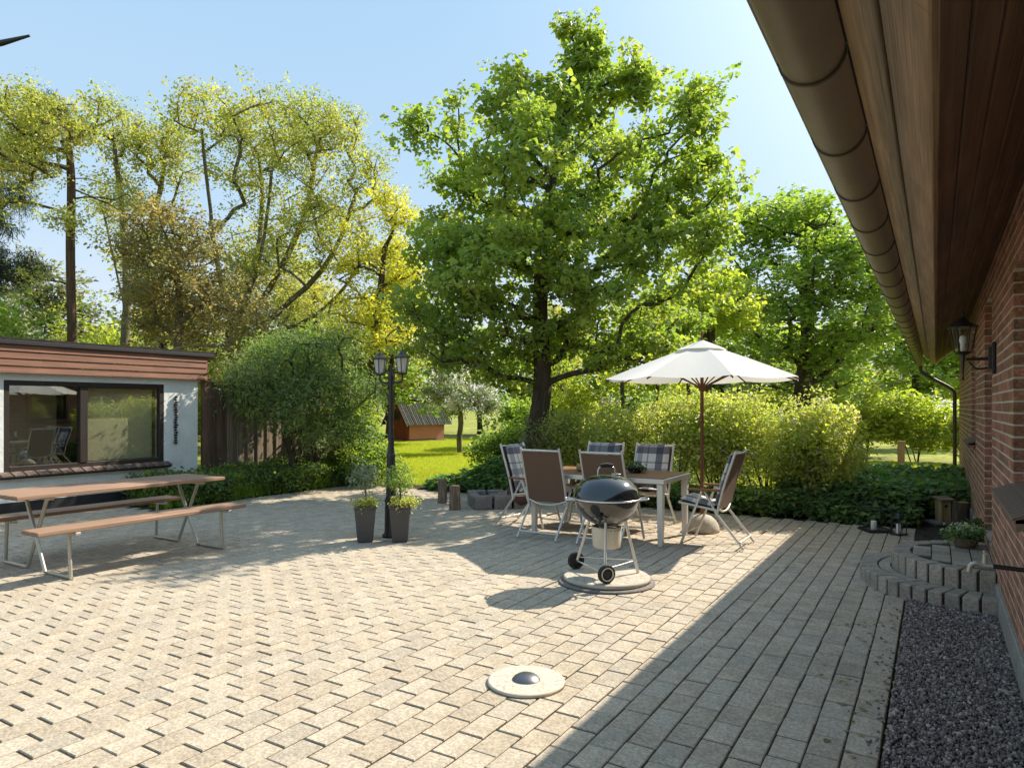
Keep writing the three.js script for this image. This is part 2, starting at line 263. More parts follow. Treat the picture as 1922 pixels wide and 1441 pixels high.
/* ---------- the brick house ---------- */
const WX = .39;
{
  const h = thing('brick_house', 'red brick house with dark wooden eaves and brown half-round gutter', 'house');
  const tints = [], r = rng(21); for (let i = 0; i < 14; i++) { const k = .62 + .6 * r(); tints.push([k, k * (.9 + .25 * r()), k * (.88 + .24 * r())]); }
  const hd = .07, y0 = .20, rows = 36, opens = [[3.85, 5.03, 1.04, 2.30], [6.87, 7.84, .34, 2.44], [9.62, 10.6, 1.11, 2.44]];
  const geos = {}; const geoOf = k => geos[k] || (geos[k] = (() => { const g = cbox(.0585, .108, +k, .003, true); g.rotateZ(Math.PI / 2); return muv(g, 'z'); })());
  const list = [];
  for (let row = 0; row < rows; row++) {
    const yy = y0 + row * hd + hd / 2; const cuts = opens.filter(o => yy > o[2] && yy < o[3]); let spans = [[2.6, 16]];
    for (const o of cuts) spans = spans.flatMap(([a, b]) => o[0] > b || o[1] < a ? [[a, b]] : [[a, o[0]], [o[1], b]].filter(q => q[1] - q[0] > .02));
    for (const [a, b] of spans) { let t = a, first = row % 2; while (t < b - .02) { let L = first ? .114 : .238; first = 0; if (b - t - L < .06) L = b - t; const len = +(Math.max(.03, L - .01)).toFixed(3); const tc = t + L / 2, k = Math.floor(r() * 14); list.push({ kind: String(len), k, d: Math.hypot(tc, yy - 1.5) + (tc < 4.3 ? 9 : 0), m: mat4(WX + .054 + (r() - .5) * .0016, yy + (r() - .5) * .002, -tc, (r() - .5) * .006) }); t += L; } }
  }
  const wall = part(h, 'wall', merge((() => { // mortar body set back behind the brick faces and 6 mm behind the jambs
    const l = [], seg = (a, b, lo, hi) => l.push(muv(at(new THREE.BoxGeometry(.30, hi - lo, b - a), WX + .1523, (lo + hi) / 2, -(a + b) / 2)));
    seg(-4, 3.844, .19, 2.74); seg(3.844, 5.036, .19, 1.036); seg(3.844, 5.036, 2.306, 2.74); seg(5.036, 6.864, .19, 2.74); seg(6.864, 7.846, 2.446, 2.74); seg(6.864, 7.846, .19, .336); seg(7.846, 9.614, .19, 2.74); seg(9.614, 10.606, .19, 1.104); seg(9.614, 10.606, 2.446, 2.74); seg(10.606, 15.99, .19, 2.74); return l;
  })()), M.mortar);
  pieces(wall, 'brick', 'brick_field', geoOf, M.brick, list, tints);
  part(h, 'gable_wall', merge([muv(at(new THREE.BoxGeometry(8, 2.55, .3), 4.7, 1.47, -15.84)), muv(at(new THREE.BoxGeometry(.3, 2.55, 19.7), 8.55, 1.47, -6), 'z'), muv(at(new THREE.BoxGeometry(8, 2.55, .3), 4.7, 1.47, 3.84))]), M.mortar);
  part(h, 'plinth', B(.3, .27, 19.9, WX + .135, .06, -6.0, { b: .008 }), M.plinth);
  // windows and door
  for (const [a, b, lo, hi, nm] of [[...opens[0], 'window'], [...opens[2], 'window'], [...opens[1], 'door']]) {
    const c = -(a + b) / 2, w = b - a, fr = [], x = WX + .14;
    fr.push(B(.06, hi - lo, .06, x, (lo + hi) / 2, -a - .03), B(.06, hi - lo, .06, x, (lo + hi) / 2, -b + .03), B(.06, .06, w - .12, x, lo + .03, c), B(.06, .06, w - .12, x, hi - .03, c));
    const f = part(h, nm, merge(fr), M.frameDark);
    if (nm === 'door') { part(f, 'door_leaf', merge([B(.045, hi - lo - .13, w - .13, x + .005, (lo + hi) / 2, c), B(.05, .9, w - .42, x - .006, 1.7, c), B(.05, .7, w - .42, x - .006, .85, c)]), M.soffit); part(f, 'door_handle', limb([[x - .02, 1.35, -a - .15], [x - .07, 1.35, -a - .15], [x - .07, 1.35, -a - .28]], .009), M.chrome); }
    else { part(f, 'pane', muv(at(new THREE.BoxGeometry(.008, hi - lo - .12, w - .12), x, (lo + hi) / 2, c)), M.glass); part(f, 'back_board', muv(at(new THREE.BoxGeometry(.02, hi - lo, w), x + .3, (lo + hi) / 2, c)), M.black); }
  }
  // brick-on-edge sills
  const sillRow = (a, b, top, out) => { const n = Math.round((b - a) / .075), s = part(h, 'window_sill', prism([[WX - out + .012, top - .075], [WX + .1, top - .06], [WX + .1, top - .012], [WX - out + .012, top - .06]], a + .004, b - .004), M.mortar); for (let i = 0; i < n; i++) { const g = B(.1 + out, .062, (b - a) / n - .008, 0, 0, 0, { b: .004 }); g.rotateZ(.38); part(s, 'sill_brick', at(g, WX + .05 - out / 2, top - .046, -(a + (i + .5) * (b - a) / n)), M.sillBrick); } };
  sillRow(3.78, 5.12, 1.055, .10); sillRow(9.56, 10.66, 1.13, .08);
  // eaves: sloping soffit, tilted fascia, roof
  const A = [-.018, 2.335], e = [.771, .637], g = [-.637, .771], T0 = -4, T1 = 16.3, P = (u, v) => [A[0] + e[0] * u + g[0] * v, A[1] + e[1] * u + g[1] * v];
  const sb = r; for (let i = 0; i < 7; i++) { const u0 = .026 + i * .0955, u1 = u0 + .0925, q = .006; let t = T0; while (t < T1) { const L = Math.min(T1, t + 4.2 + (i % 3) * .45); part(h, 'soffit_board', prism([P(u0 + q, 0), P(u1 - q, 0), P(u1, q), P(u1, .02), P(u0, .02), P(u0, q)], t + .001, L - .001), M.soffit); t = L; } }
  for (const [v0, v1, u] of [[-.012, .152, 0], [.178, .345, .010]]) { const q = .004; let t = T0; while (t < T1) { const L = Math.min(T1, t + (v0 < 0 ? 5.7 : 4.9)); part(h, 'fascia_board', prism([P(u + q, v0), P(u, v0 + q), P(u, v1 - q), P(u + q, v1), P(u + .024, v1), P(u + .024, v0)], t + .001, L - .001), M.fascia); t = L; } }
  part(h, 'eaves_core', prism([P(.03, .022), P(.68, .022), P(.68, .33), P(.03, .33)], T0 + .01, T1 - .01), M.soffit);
  part(h, 'barge_board', prism([P(.0, .35), P(6.1, .35), P(6.1, .02), P(.66, .02), P(.66, .0), P(.0, .0)], T1 + .001, T1 + .024), M.soffit);
  const ridge = 6.2; part(h, 'roof', prism([P(-.03, .352), P(ridge, .352), P(ridge, .42), P(-.03, .41)], T0, T1 + .03), M.roofTile);
  const rx = P(ridge, .42); part(h, 'roof', prism([[rx[0] + .005, rx[1]], [rx[0] + .005, rx[1] - .08], [rx[0] + 4.7, rx[1] - 3.9], [rx[0] + 4.75, rx[1] - 3.82]], T0, T1 + .03), M.roofTile);
  // half-round gutter and its brackets
  const ring = (ro, ri, a0, a1, n = 14) => { const p = []; for (let i = 0; i <= n; i++) { const a = a0 + (a1 - a0) * i / n; p.push([-.26 + ro * Math.cos(a), 2.37 + ro * Math.sin(a)]); } for (let i = n; i >= 0; i--) { const a = a0 + (a1 - a0) * i / n; p.push([-.26 + ri * Math.cos(a), 2.37 + ri * Math.sin(a)]); } return p; };
  const smooth = q => { const pos = q.attributes.position, nor = q.attributes.normal; for (let i = 0; i < pos.count; i++) if (Math.abs(nor.getZ(i)) < .5) { const dx = pos.getX(i) + .26, dy = pos.getY(i) - 2.37, l = Math.hypot(dx, dy), s = Math.sign(nor.getX(i) * dx + nor.getY(i) * dy) || 1; if (Math.abs(nor.getX(i) * dx + nor.getY(i) * dy) / l > .8) nor.setXYZ(i, s * dx / l, s * dy / l, 0); } return q; };
  const gu = part(h, 'gutter', smooth(prism(ring(.075, .071, Math.PI, 2 * Math.PI, 28), T0, T1)), M.gutter);
  part(gu, 'gutter_bead', limb([[-.338, 2.372, -T0], [-.338, 2.372, -T1]], .009, 8), M.gutter);
  part(gu, 'end_cap', prism([...ring(.0755, .02, Math.PI, 2 * Math.PI).slice(0, 15)], T1, T1 + .006), M.gutter);
  for (let t = .71; t < T1 - .1; t += .565) part(gu, 'bracket', smooth(prism(ring(.081, .0756, Math.PI * .99, Math.PI * 2.02, 20), t - .005, t + .005)), M.gutterRing);
  for (let t = .71; t < 0; t += .565) part(gu, 'bracket_arm', prism([[-.186, 2.367], [-.183, 2.364], [-.07, 2.40], [-.073, 2.404]], t - .003, t + .003), M.gutterRing);
  part(h, 'downpipe', limb(curve([[-.25, 2.31, -15.9], [-.25, 2.22, -15.9], [-.2, 2.15, -15.9], [.24, 1.86, -15.9], [.305, 1.79, -15.9], [.315, 1.66, -15.9]], 24).concat([V(.315, .05, -15.9)]), .034, 14), M.gutterRing);
}
{ // wall lantern
  const l = thing('wall_lantern', 'black outdoor lantern on a bracket arm beside the door', 'lantern', [0, -6.4]);
  part(l, 'back_plate', merge([B(.028, .24, .10, WX - .014, 1.87, 0, { b: .008 }), B(.03, .17, .07, WX - .035, 1.87, 0, { b: .008 })]), M.post);
  part(l, 'arm', merge([limb([[WX - .04, 1.865, 0], [.2, 1.865, 0]], .012), limb(curve([[WX - .04, 1.80, 0], [WX - .12, 1.79, 0], [.22, 1.845, 0]], 10), .008), limb([[.18, 1.74, 0], [.18, 1.90, 0]], [.006, .016], 8), lathe([[0, 1.70], [.012, 1.715], [.004, 1.74]].map(q => q), 10).translate(.18, 0, 0)]), M.post);
  lanternHead(l, .18, 1.90, 0, 1.0, M.clearGlass);
}
function lanternHead(parent, x, y, z, s, glass) {
  const f = []; const n = 6, rb = .055 * s, rt = .088 * s, hh = .19 * s;
  for (let i = 0; i < n; i++) { const a = i / n * 6.283; f.push(limb([[x + rb * Math.cos(a), y + .02, z + rb * Math.sin(a)], [x + rt * Math.cos(a), y + .02 + hh, z + rt * Math.sin(a)]], .006 * s, 5)); }
  const q = lathe([[0, 0], [.03, 0], [.06, .012], [.06, .024], [0, .024]].map(([r, v]) => [r * s, v * s]), 6); q.translate(x, y, z); f.push(q);
  const rf = lathe([[0, .325], [.008, .32], [.012, .30], [.006, .285], [.03, .268], [.05, .24], [.115, .208], [.118, .20], [.09, .202], [0, .205]].map(([r, v]) => [r * s, v * s]).reverse(), 6); rf.translate(x, y + .01, z);
  const head = part(parent, 'lantern_head', merge(f), M.post); part(head, 'lantern_roof', muv(rf), M.post);
  const gl = lathe([[rb * .93, .03 * s], [rt * .93, hh]].map(p => p), 6); gl.translate(x, y + .01, z); part(head, 'lantern_glass', gl, glass);
  part(head, 'bulb', at(lathe([[0, 0], [.016, 0], [.016, .05], [.026, .08], [.022, .11], [0, .125]].map(([r, v]) => [r * s, v * s]), 12), x, y + .03, z), M.candle);
}
{ // standpipe tap
  const t = thing('garden_tap', 'brass garden tap on a long black pipe sticking out of the brick wall', 'tap', [0, -4.3]);
  part(t, 'supply_pipe', limb([[WX + .02, .68, 0], [.235, .685, 0]], .012, 10), M.post);
  part(t, 'tap_body', merge([limb([[.25, .685, 0], [.20, .685, 0]], .017, 12), limb(curve([[.21, .685, 0], [.18, .692, 0], [.155, .68, 0], [.147, .645, 0]], 10), .012, 10), limb([[.215, .69, 0], [.215, .745, 0]], [.014, .009], 10)]), M.galv);
  part(t, 'tap_handle', limb([[.215, .75, -.035], [.215, .75, .035]], .008, 8), M.galv);
}
{ // round two-tier step
  const s = thing('round_step', 'half-round two-tier entrance step edged with upright grey blocks', 'step');
  const r = rng(33), tints = []; for (let i = 0; i < 8; i++) { const k = .8 + .4 * r(); tints.push([k, k * .99, k * .97]); }
  const cx = WX, ct = 6.95, tier = (R, top, h0, depth) => {
    const n = Math.round(Math.PI * R / .118), core = [];
    for (let i = 0; i < n; i++) { const a = Math.PI / 2 + (i + .5) / n * Math.PI, x = cx + (R - depth / 2) * Math.cos(a), t = ct + (R - depth / 2) * Math.sin(a); if (x > cx - .03) continue; const k = Math.floor(r() * 8); const w = .095 + .008 * r(); const g = muv(cbox(depth, h0 + .02, w, .006)); const m = part(s, 'edge_block', tinted(g, tints[k], [k * .3, k * .2]), M.stepStone); m.position.set(x, top - (h0 + .02) / 2 + (r() - .5) * .006, -t); m.rotation.y = a; m.rotation.z = (r() - .5) * .02; }
    const sh = new THREE.Shape(); sh.absarc(0, 0, R - .012, Math.PI / 2, Math.PI * 1.5, false); const c = new THREE.ExtrudeGeometry(sh, { depth: top - .012, bevelEnabled: false }); c.rotateX(-Math.PI / 2); part(s, 'step_core', muv(at(c, cx, 0, -ct)), M.sand);
  };
  tier(.97, .12, .12, .14); tier(.72, .26, .15, .14);
  for (let i = 0; i < 6; i++) for (let j = 0; j < 10; j++) { const x = cx - .07 - i * .14, t = ct + .54 - j * .142 + (i % 2) * .03; if (Math.hypot(x - .06 - cx, Math.abs(t - ct) + .06) > .60) continue; const k = Math.floor(r() * 8); part(s, 'step_paver', tinted(muv(cbox(.132, .03, .134, .004, true)), tints[k], [k * .3, k * .4]), M.stepStone).position.set(x, .247 + (r() - .5) * .004, -t); }
  const n2_ = 26; for (let i = 0; i < n2_; i++) { const a = Math.PI / 2 + (i + .5) / n2_ * Math.PI, R = .775, x = cx + R * Math.cos(a), t = ct + R * Math.sin(a); if (x > cx - .03) continue; const k = Math.floor(r() * 8); const m = part(s, 'step_paver', tinted(muv(cbox(.088, .03, .086, .004, true)), tints[k], [k * .3, k * .4]), M.stepStone); m.position.set(x, .103 + (r() - .5) * .004, -t); m.rotation.y = a; }
}
/* ---------- the white outbuilding ---------- */
const AX = -10.7;
{
  const h = thing('outbuilding', 'low white outbuilding with reddish board fascia and wide dark window', 'outbuilding');
  const t0 = -3, t1 = 7.24, wt = .25, o = [4.37, 6.64, .60, 1.86];
  const bx = (a, b, lo, hi) => muv(at(new THREE.BoxGeometry(wt, hi - lo, b - a), AX - wt / 2, (lo + hi) / 2, -(a + b) / 2));
  part(h, 'wall', merge([bx(t0, o[0], .18, 2.0), bx(o[0], o[1], .18, o[2]), bx(o[0], o[1], o[3], 2.0), bx(o[1], t1, .18, 2.0), muv(at(new THREE.BoxGeometry(4.2, 1.82, .25), AX - wt - 2.1, 1.09, -t1 + .125))]), M.white);
  part(h, 'plinth', merge([B(.26, .23, t1 - t0 + .02, AX - .13 + .012, .085, -(t0 + t1) / 2), B(4.2, .23, .26, AX - 2.36, .085, -t1 + .12)]), M.black);
  part(h, 'room_wall', merge([muv(at(new THREE.BoxGeometry(.1, 2, 10), AX - 4.3, 1, -2.1)), muv(at(new THREE.BoxGeometry(4, .05, 10), AX - 2.3, .03, -2.1)), muv(at(new THREE.BoxGeometry(4, .05, 10), AX - 2.3, 1.97, -2.1)), muv(at(new THREE.BoxGeometry(4, 2, .1), AX - 2.3, 1, -t1 + .32)), muv(at(new THREE.BoxGeometry(4, 2, .1), AX - 2.3, 1, 2.6))]), M.roomWall);
  // fascia of four lapped boards, with a drip edge on top
  for (let i = 0; i < 4; i++) { const lo = 1.955 + i * .098; for (const [a, b] of i % 2 ? [[t0, 1.2], [1.2, 5.1], [5.1, t1 + .12]] : [[t0, 3.4], [3.4, t1 + .12]]) { const g = prism([[AX + .075, lo], [AX + .1, lo + .003], [AX + .088, lo + .094], [AX + .068, lo + .094]], a + .001, b - .001); part(h, 'fascia_board', g, M.annexBoard); } }
  part(h, 'end_board', B(.6, .39, .025, AX - .235, 2.15, -t1 - .135), M.annexBoard);
  part(h, 'soffit', muv(at(new THREE.BoxGeometry(.14, .02, t1 - t0 + .2), AX + .0, 1.99, -(t0 + t1) / 2 - .1), 'z'), M.annexBoard);
  const roof = part(h, 'roof', muv(at(new THREE.BoxGeometry(4.9, .09, t1 - t0 + .32), AX - 2.34, 2.385, -(t0 + t1) / 2 - .07), 'z'), M.roofFelt);
  part(roof, 'drip_edge', B(.03, .05, t1 - t0 + .34, AX + .11, 2.365, -(t0 + t1) / 2 - .07), M.black);
  // window
  const w = new THREE.Group(); w.name = 'window'; h.add(w); const x = AX - .05, mid = 5.40, hy = (o[2] + o[3]) / 2, hh = o[3] - o[2];
  part(w, 'frame', merge([B(.09, hh, .07, x, hy, -o[0] - .036), B(.09, hh, .07, x, hy, -o[1] + .036), B(.09, .07, o[1] - o[0] - .142, x, o[3] - .035, -(o[0] + o[1]) / 2), B(.09, .08, o[1] - o[0] - .142, x, o[2] + .04, -(o[0] + o[1]) / 2)]), M.frameDark);
  part(w, 'mullion', B(.10, hh - .15, .105, x + .006, hy + .005, -mid), M.frameDark);
  for (const [a, b] of [[o[0] + .07, mid - .05], [mid + .05, o[1] - .07]]) part(w, 'pane', muv(at(new THREE.BoxGeometry(.008, hh - .15, b - a - .002), x, hy + .005, -(a + b) / 2)), M.glass);
  part(w, 'curtain', B(.02, hh - .1, mid - o[0], x - .75, hy, -(mid + o[0]) / 2), std(C(.46, .37, .25), { map: T.cloth })); part(w, 'blind', B(.012, hh - .16, o[1] - mid - .2, x - .13, hy, -(mid + o[1]) / 2), std(C(.62, .54, .36), { map: T.cloth }));
  const n = 16; for (let i = 0; i < n; i++) { const L = (o[1] - o[0] + .16) / n; const g = B(.17, .03, L - .012, 0, 0, 0, { b: .006 }); g.rotateZ(-.35); part(w, 'sill_tile', at(g, AX + .04, o[2] - .018, -(o[0] - .08 + (i + .5) * L)), M.sill); }
  part(w, 'sill_bed', prism([[AX - .02, o[2] - .08], [AX + .09, o[2] - .08], [AX + .09, o[2] - .052], [AX - .02, o[2] - .012]], o[0] - .07, o[1] + .07), M.black);
}
{ // hanging string of dark stones on the white wall
  const s = thing('hanging_ornament', 'dark hanging string of flat stones on the white wall beside the window', 'ornament', [AX + .03, -6.83]); const r = rng(4);
  part(s, 'cord', limb([[0, 1.68, 0], [0, .87, 0]], .004, 5), M.black);
  for (let i = 0; i < 19; i++) { const q = lathe([[0, -.018], [.022, -.014], [.028, 0], [.022, .014], [0, .018]], 9); q.scale(.8 + .5 * r(), 1, .7 + .6 * r()); part(s, 'stone_bead', at(q, (r() - .5) * .012, 1.655 - i * .0415, (r() - .5) * .016), M.black); }
}
{ // board fence
  const f = thing('board_fence', 'weathered vertical board fence running on from the white outbuilding', 'fence'); const r = rng(8);
  for (let i = 0; i < 32; i++) { const t = 7.58 + i * .106; const g = B(.022, 1.86 + .02 * r(), .116, AX - .06 + (i % 2) * .025, .95, -t, { b: .004 }); g.attributes.uv.array.forEach((v, k, a) => a[k] = v + i * .173); part(f, 'fence_board', g, i < 3 ? M.fenceRed : M.fence); }
  for (const y of [.35, 1.55]) part(f, 'fence_rail', B(.045, .09, 3.4, AX - .11, y, -9.25, {}), M.fence);
  part(f, 'cap_rail', B(.12, .03, 3.46, AX - .05, 1.93, -9.25), M.fence);
  for (let i = 0; i < 3; i++) part(f, 'fence_post', B(.09, 1.95, .09, AX - .17, .96, -(7.6 + i * 1.6)), M.fence);
  part(f, 'fence_post', B(.12, 2.0, .12, AX - .05, .98, -7.43), M.fenceRed);
}
/* ---------- picnic table ---------- */
{
  const p = thing('picnic_table', 'long picnic table with reddish plank top and attached benches on steel legs', 'picnic table', [-7.0, -3.82]);
  for (let i = 0; i < 5; i++) part(p, 'table_plank', B(.135, .036, 2.02, -.286 + i * .143, .715, 0, { b: .005 }), M.picnicWood);
  for (const s of [-1, 1]) for (let i = 0; i < 2; i++) part(p, 'bench_plank', B(.135, .036, 2.02, s * (.50 + i * .143), .442, 0, { b: .005 }), M.picnicWood);
  for (const z of [.70, -.80]) {
    const q = part(p, 'leg_frame', merge([B(.56, .03, .045, 0, .68, z, { b: .004 }), B(.32, .026, .045, .57, .409, z), B(.32, .026, .045, -.57, .409, z)]), M.galv);
    for (const s of [-1, 1]) { part(q, 'leg', limb([[s * .20, .02, z + s * .02], [-s * .15, .668, z + s * .02]], .017, 10), M.galv); part(q, 'bench_leg', limb([[s * .60, .02, z], [s * .57, .395, z]], .016, 10), M.galv); part(q, 'foot_bar', limb([[s * .17, .018, z], [s * .62, .018, z]], .017, 10), M.galv); }
  }
}
/* ---------- lamp post, pots ---------- */
{
  const l = thing('lamp_post', 'black garden lamp post with two white-glazed lanterns', 'lamp post', [-5.36, -6.08]);
  part(l, 'base', lathe([[0, 0], [.10, 0], [.10, .03], [.075, .05], [.068, .40], [.078, .42], [.06, .45], [.048, .9], [.055, .93], [.044, .96]], 16), M.post);
  part(l, 'pole', lathe([[.044, .95], [.032, 1.10], [.04, 1.13], [.04, 1.16], [.027, 1.19], [.024, 1.80], [.036, 1.83], [.03, 1.87], [.012, 1.92], [.018, 1.95], [0, 1.98]], 14), M.post);
  const q = YAW - .62; for (const s of [-1, 1]) { const dx = s * Math.cos(q) * .18, dz = -s * Math.sin(q) * .18; part(l, 'arm', limb(curve([[0, 1.80, 0], [dx * .5, 1.775, dz * .5], [dx, 1.80, dz], [dx, 1.86, dz]], 12), .011, 8), M.post); lanternHead(l, dx, 1.86, dz, .93, M.milk); }
}
/* ---------- foliage ---------- */
function leafShape(len, wid, fold = .12, droop = .1) {
  const b = [0, 0, 0], m = [0, 0, len * .5], t = [0, -droop * len, len], f = fold * wid;
  const L1 = [-wid * .5, f, len * .33], L2 = [-wid * .36, f * .6 - droop * len * .4, len * .68], R1 = [wid * .5, f, len * .33], R2 = [wid * .36, f * .6 - droop * len * .4, len * .68];
  return tri([[b, m, L1], [L1, m, L2], [L2, m, t], [b, R1, m], [R1, R2, m], [R2, t, m]]);
}
// a twig end with n leaves round it
function spray(seed, n, R, len, wid, { flat = .55, tilt = .9, up = 0 } = {}) {
  const r = rng(seed), l = [];
  for (let i = 0; i < n; i++) { const a = r() * 6.283, q = Math.sqrt(r()) * R, s = .7 + .6 * r(), g = leafShape(len * s, wid * s, .1 + .2 * r(), .05 + .25 * r()); g.applyMatrix4(mat4(Math.sin(a) * q, (r() - .5) * 2 * R * flat, Math.cos(a) * q, (r() - .4) * tilt - up, a + (r() - .5) * 1.6, (r() - .5) * tilt)); l.push(g); }
  return merge(l);
}
const SP = {
  maple: spray(1, 9, .13, .092, .08, { tilt: 1.4 }), oak: spray(2, 9, .15, .082, .05, { tilt: 1.7 }), small: spray(3, 14, .13, .058, .036, { tilt: 1.6, flat: .8 }), olive: spray(4, 14, .15, .085, .022, { tilt: 1.8, flat: .9 }),
  ivy: spray(5, 8, .10, .085, .075, { tilt: .9, flat: .5 }), far: spray(6, 12, .32, .22, .16, { tilt: 1.6, flat: .8 }), needle: spray(7, 44, .10, .085, .011, { tilt: 3.0, flat: 1 }), sprig: spray(8, 16, .11, .05, .026, { tilt: 2.0, flat: 1.3, up: .5 }), flower: spray(9, 12, .10, .045, .04, { tilt: 2.2, flat: .9 }), mid: spray(10, 10, .16, .12, .085, { tilt: 1.2 }),
};
function blades(seed, n, R, len, wid) { const r = rng(seed), l = []; for (let i = 0; i < n; i++) { const a = r() * 6.28, q = R * Math.sqrt(r()), h = len * (.5 + .6 * r()), b = .5 * h * r(), x = q * Math.cos(a), z = q * Math.sin(a), c = r() * 6.28, u = [Math.cos(c), Math.sin(c)], w = wid / 2; l.push([[x - u[1] * w, 0, z + u[0] * w], [x + u[1] * w, 0, z - u[0] * w], [x + u[0] * b * .35, h * .6, z + u[1] * b * .35]], [[x - u[1] * w * .7 + u[0] * b * .3, h * .5, z + u[0] * w * .7 + u[1] * b * .3], [x + u[1] * w * .7 + u[0] * b * .3, h * .5, z - u[0] * w * .7 + u[1] * b * .3], [x + u[0] * b, h, z + u[1] * b]]); } return tri(l); }
function crownOf(parent, name, geo, mat, items) { const im = new THREE.InstancedMesh(geo, mat, items.length), c = new THREE.Color(); items.forEach((q, i) => { im.setMatrixAt(i, q.m); im.setColorAt(i, c.setRGB(...q.c)); }); im.name = name; im.userData.kind = 'stuff'; shade(im); parent.add(im); return im; }
const gauss = r => (r() + r() + r() + r() - 2) * .87;
// palette pick: blends between listed linear colours, each copy its own
const pick = (pal, r) => { const a = pal[Math.floor(r() * pal.length)], b = pal[Math.floor(r() * pal.length)], f = r() * .5, k = (.8 + .4 * r()) * 1.35; return a.map((q, i) => Math.min(.8, (q * (1 - f) + b[i] * f) * k)); };
function grow(o, { seed, trunk, r0, lobes, geo, per = 12, spread = .28, pal, bark, tip = .006, scale = 1, dens = 1, up = .25, bare = 0, limbs = [], bendy = .28 }) {
  const r = rng(seed), nodes = []; let prev = -1;
  const tr = new THREE.CatmullRomCurve3(trunk.map(p => V(...p))).getPoints(Math.max(8, trunk.length * 5));
  tr.forEach((p, i) => { nodes.push({ p, par: prev, w: 0, tr: i / tr.length }); prev = nodes.length - 1; });
  for (const L of limbs) { const pts = new THREE.CatmullRomCurve3(L.map(p => V(...p))).getPoints(10); let par = 0, bd = 1e9; tr.forEach((p, i) => { const d = p.distanceTo(pts[0]); if (d < bd) { bd = d; par = i; } }); pts.slice(1).forEach(p => { nodes.push({ p: p.add(V(gauss(r), gauss(r) * .5, gauss(r)).multiplyScalar(.03)), par, w: 0 }); par = nodes.length - 1; }); }
  const targets = [];
  for (const [u, v, w, ru, rv, n] of lobes) for (let i = 0; i < Math.max(2, n * dens); i++) { const a = r() * 6.283, z = r() * 2 - 1, q = Math.cbrt(.12 + .88 * r()), s = Math.sqrt(1 - z * z); targets.push(V(u + ru * q * s * Math.cos(a), v + rv * q * z, w + ru * q * s * Math.sin(a))); }
  const key = t => Math.min(...tr.map(p => p.distanceTo(t))); targets.forEach(t => t.k = key(t)); targets.sort((a, b) => a.k - b.k);
  const tips = [];
  for (const t of targets) {
    let best = 0, bd = 1e9; nodes.forEach((n, i) => { if (n.tr !== undefined && n.tr < .22) return; const d = n.p.distanceTo(t), rise = (t.y - n.p.y) / (d + .01), c = d * (1 + Math.max(0, up - rise) * 1.1) + (n.tr !== undefined ? 0 : .12); if (c < bd) { bd = c; best = i; } });
    const a = nodes[best].p, d = a.distanceTo(t), k = Math.max(2, Math.min(6, Math.round(d / .3))); let par = best;
    const bend = V((r() - .5), (r() - .1) * .7, (r() - .5)).multiplyScalar(d * bendy);
    for (let i = 1; i <= k; i++) { const f = i / k, p = a.clone().lerp(t, f).addScaledVector(bend, Math.sin(f * Math.PI) * .8); if (i < k) p.add(V(gauss(r), gauss(r), gauss(r)).multiplyScalar(d * .025)); nodes.push({ p, par, w: 0 }); par = nodes.length - 1; }
    tips.push(par); nodes[par].w = 1;
  }
  for (let i = nodes.length - 1; i > 0; i--) if (nodes[i].par >= 0) nodes[nodes[i].par].w += nodes[i].w;
  const W = Math.max(1, nodes[0].w), rad = n => n.tr !== undefined ? Math.max(tip * 1.5, r0 * Math.pow(Math.max(n.w, .4) / W, .42) * (1 + .5 * Math.pow(Math.max(0, 1 - n.tr * 7), 2))) : Math.min(r0 * .62, Math.max(tip, r0 * Math.pow(n.w / W, .46)));
  const segs = []; const trunkPts = nodes.filter(n => n.tr !== undefined); segs.push(limb(trunkPts.map(n => n.p), trunkPts.map(rad), 12, false));
  nodes.forEach(n => { if (n.tr !== undefined) return; const q = nodes[n.par]; segs.push(limb([q.p, n.p], [Math.min(rad(q), rad(n) * 1.35), rad(n)], rad(n) > .03 ? 7 : 4, false)); });
  part(o, 'trunk', merge(segs), bark);
  const items = []; for (const ti of tips) { const T_ = nodes[ti].p, Pp = nodes[nodes[ti].par].p; if (r() < bare) continue; const base = pick(pal, r); const m = Math.round(per * (.6 + .8 * r())); for (let i = 0; i < m; i++) { const f = r(); const x = T_.x * (1 - f * .6) + Pp.x * f * .6 + gauss(r) * spread, y = T_.y * (1 - f * .6) + Pp.y * f * .6 + gauss(r) * spread * .75, z = T_.z * (1 - f * .6) + Pp.z * f * .6 + gauss(r) * spread; const s = scale * (.55 + .85 * r()); const c2 = pick(pal, r); items.push({ m: mat4(x, y, z, gauss(r) * .5, r() * 6.283, gauss(r) * .5, s, s, s), c: base.map((q, j) => q * .55 + c2[j] * .45) }); } }
  crownOf(o, 'crown', geo, M.leaf, items); return o;
}
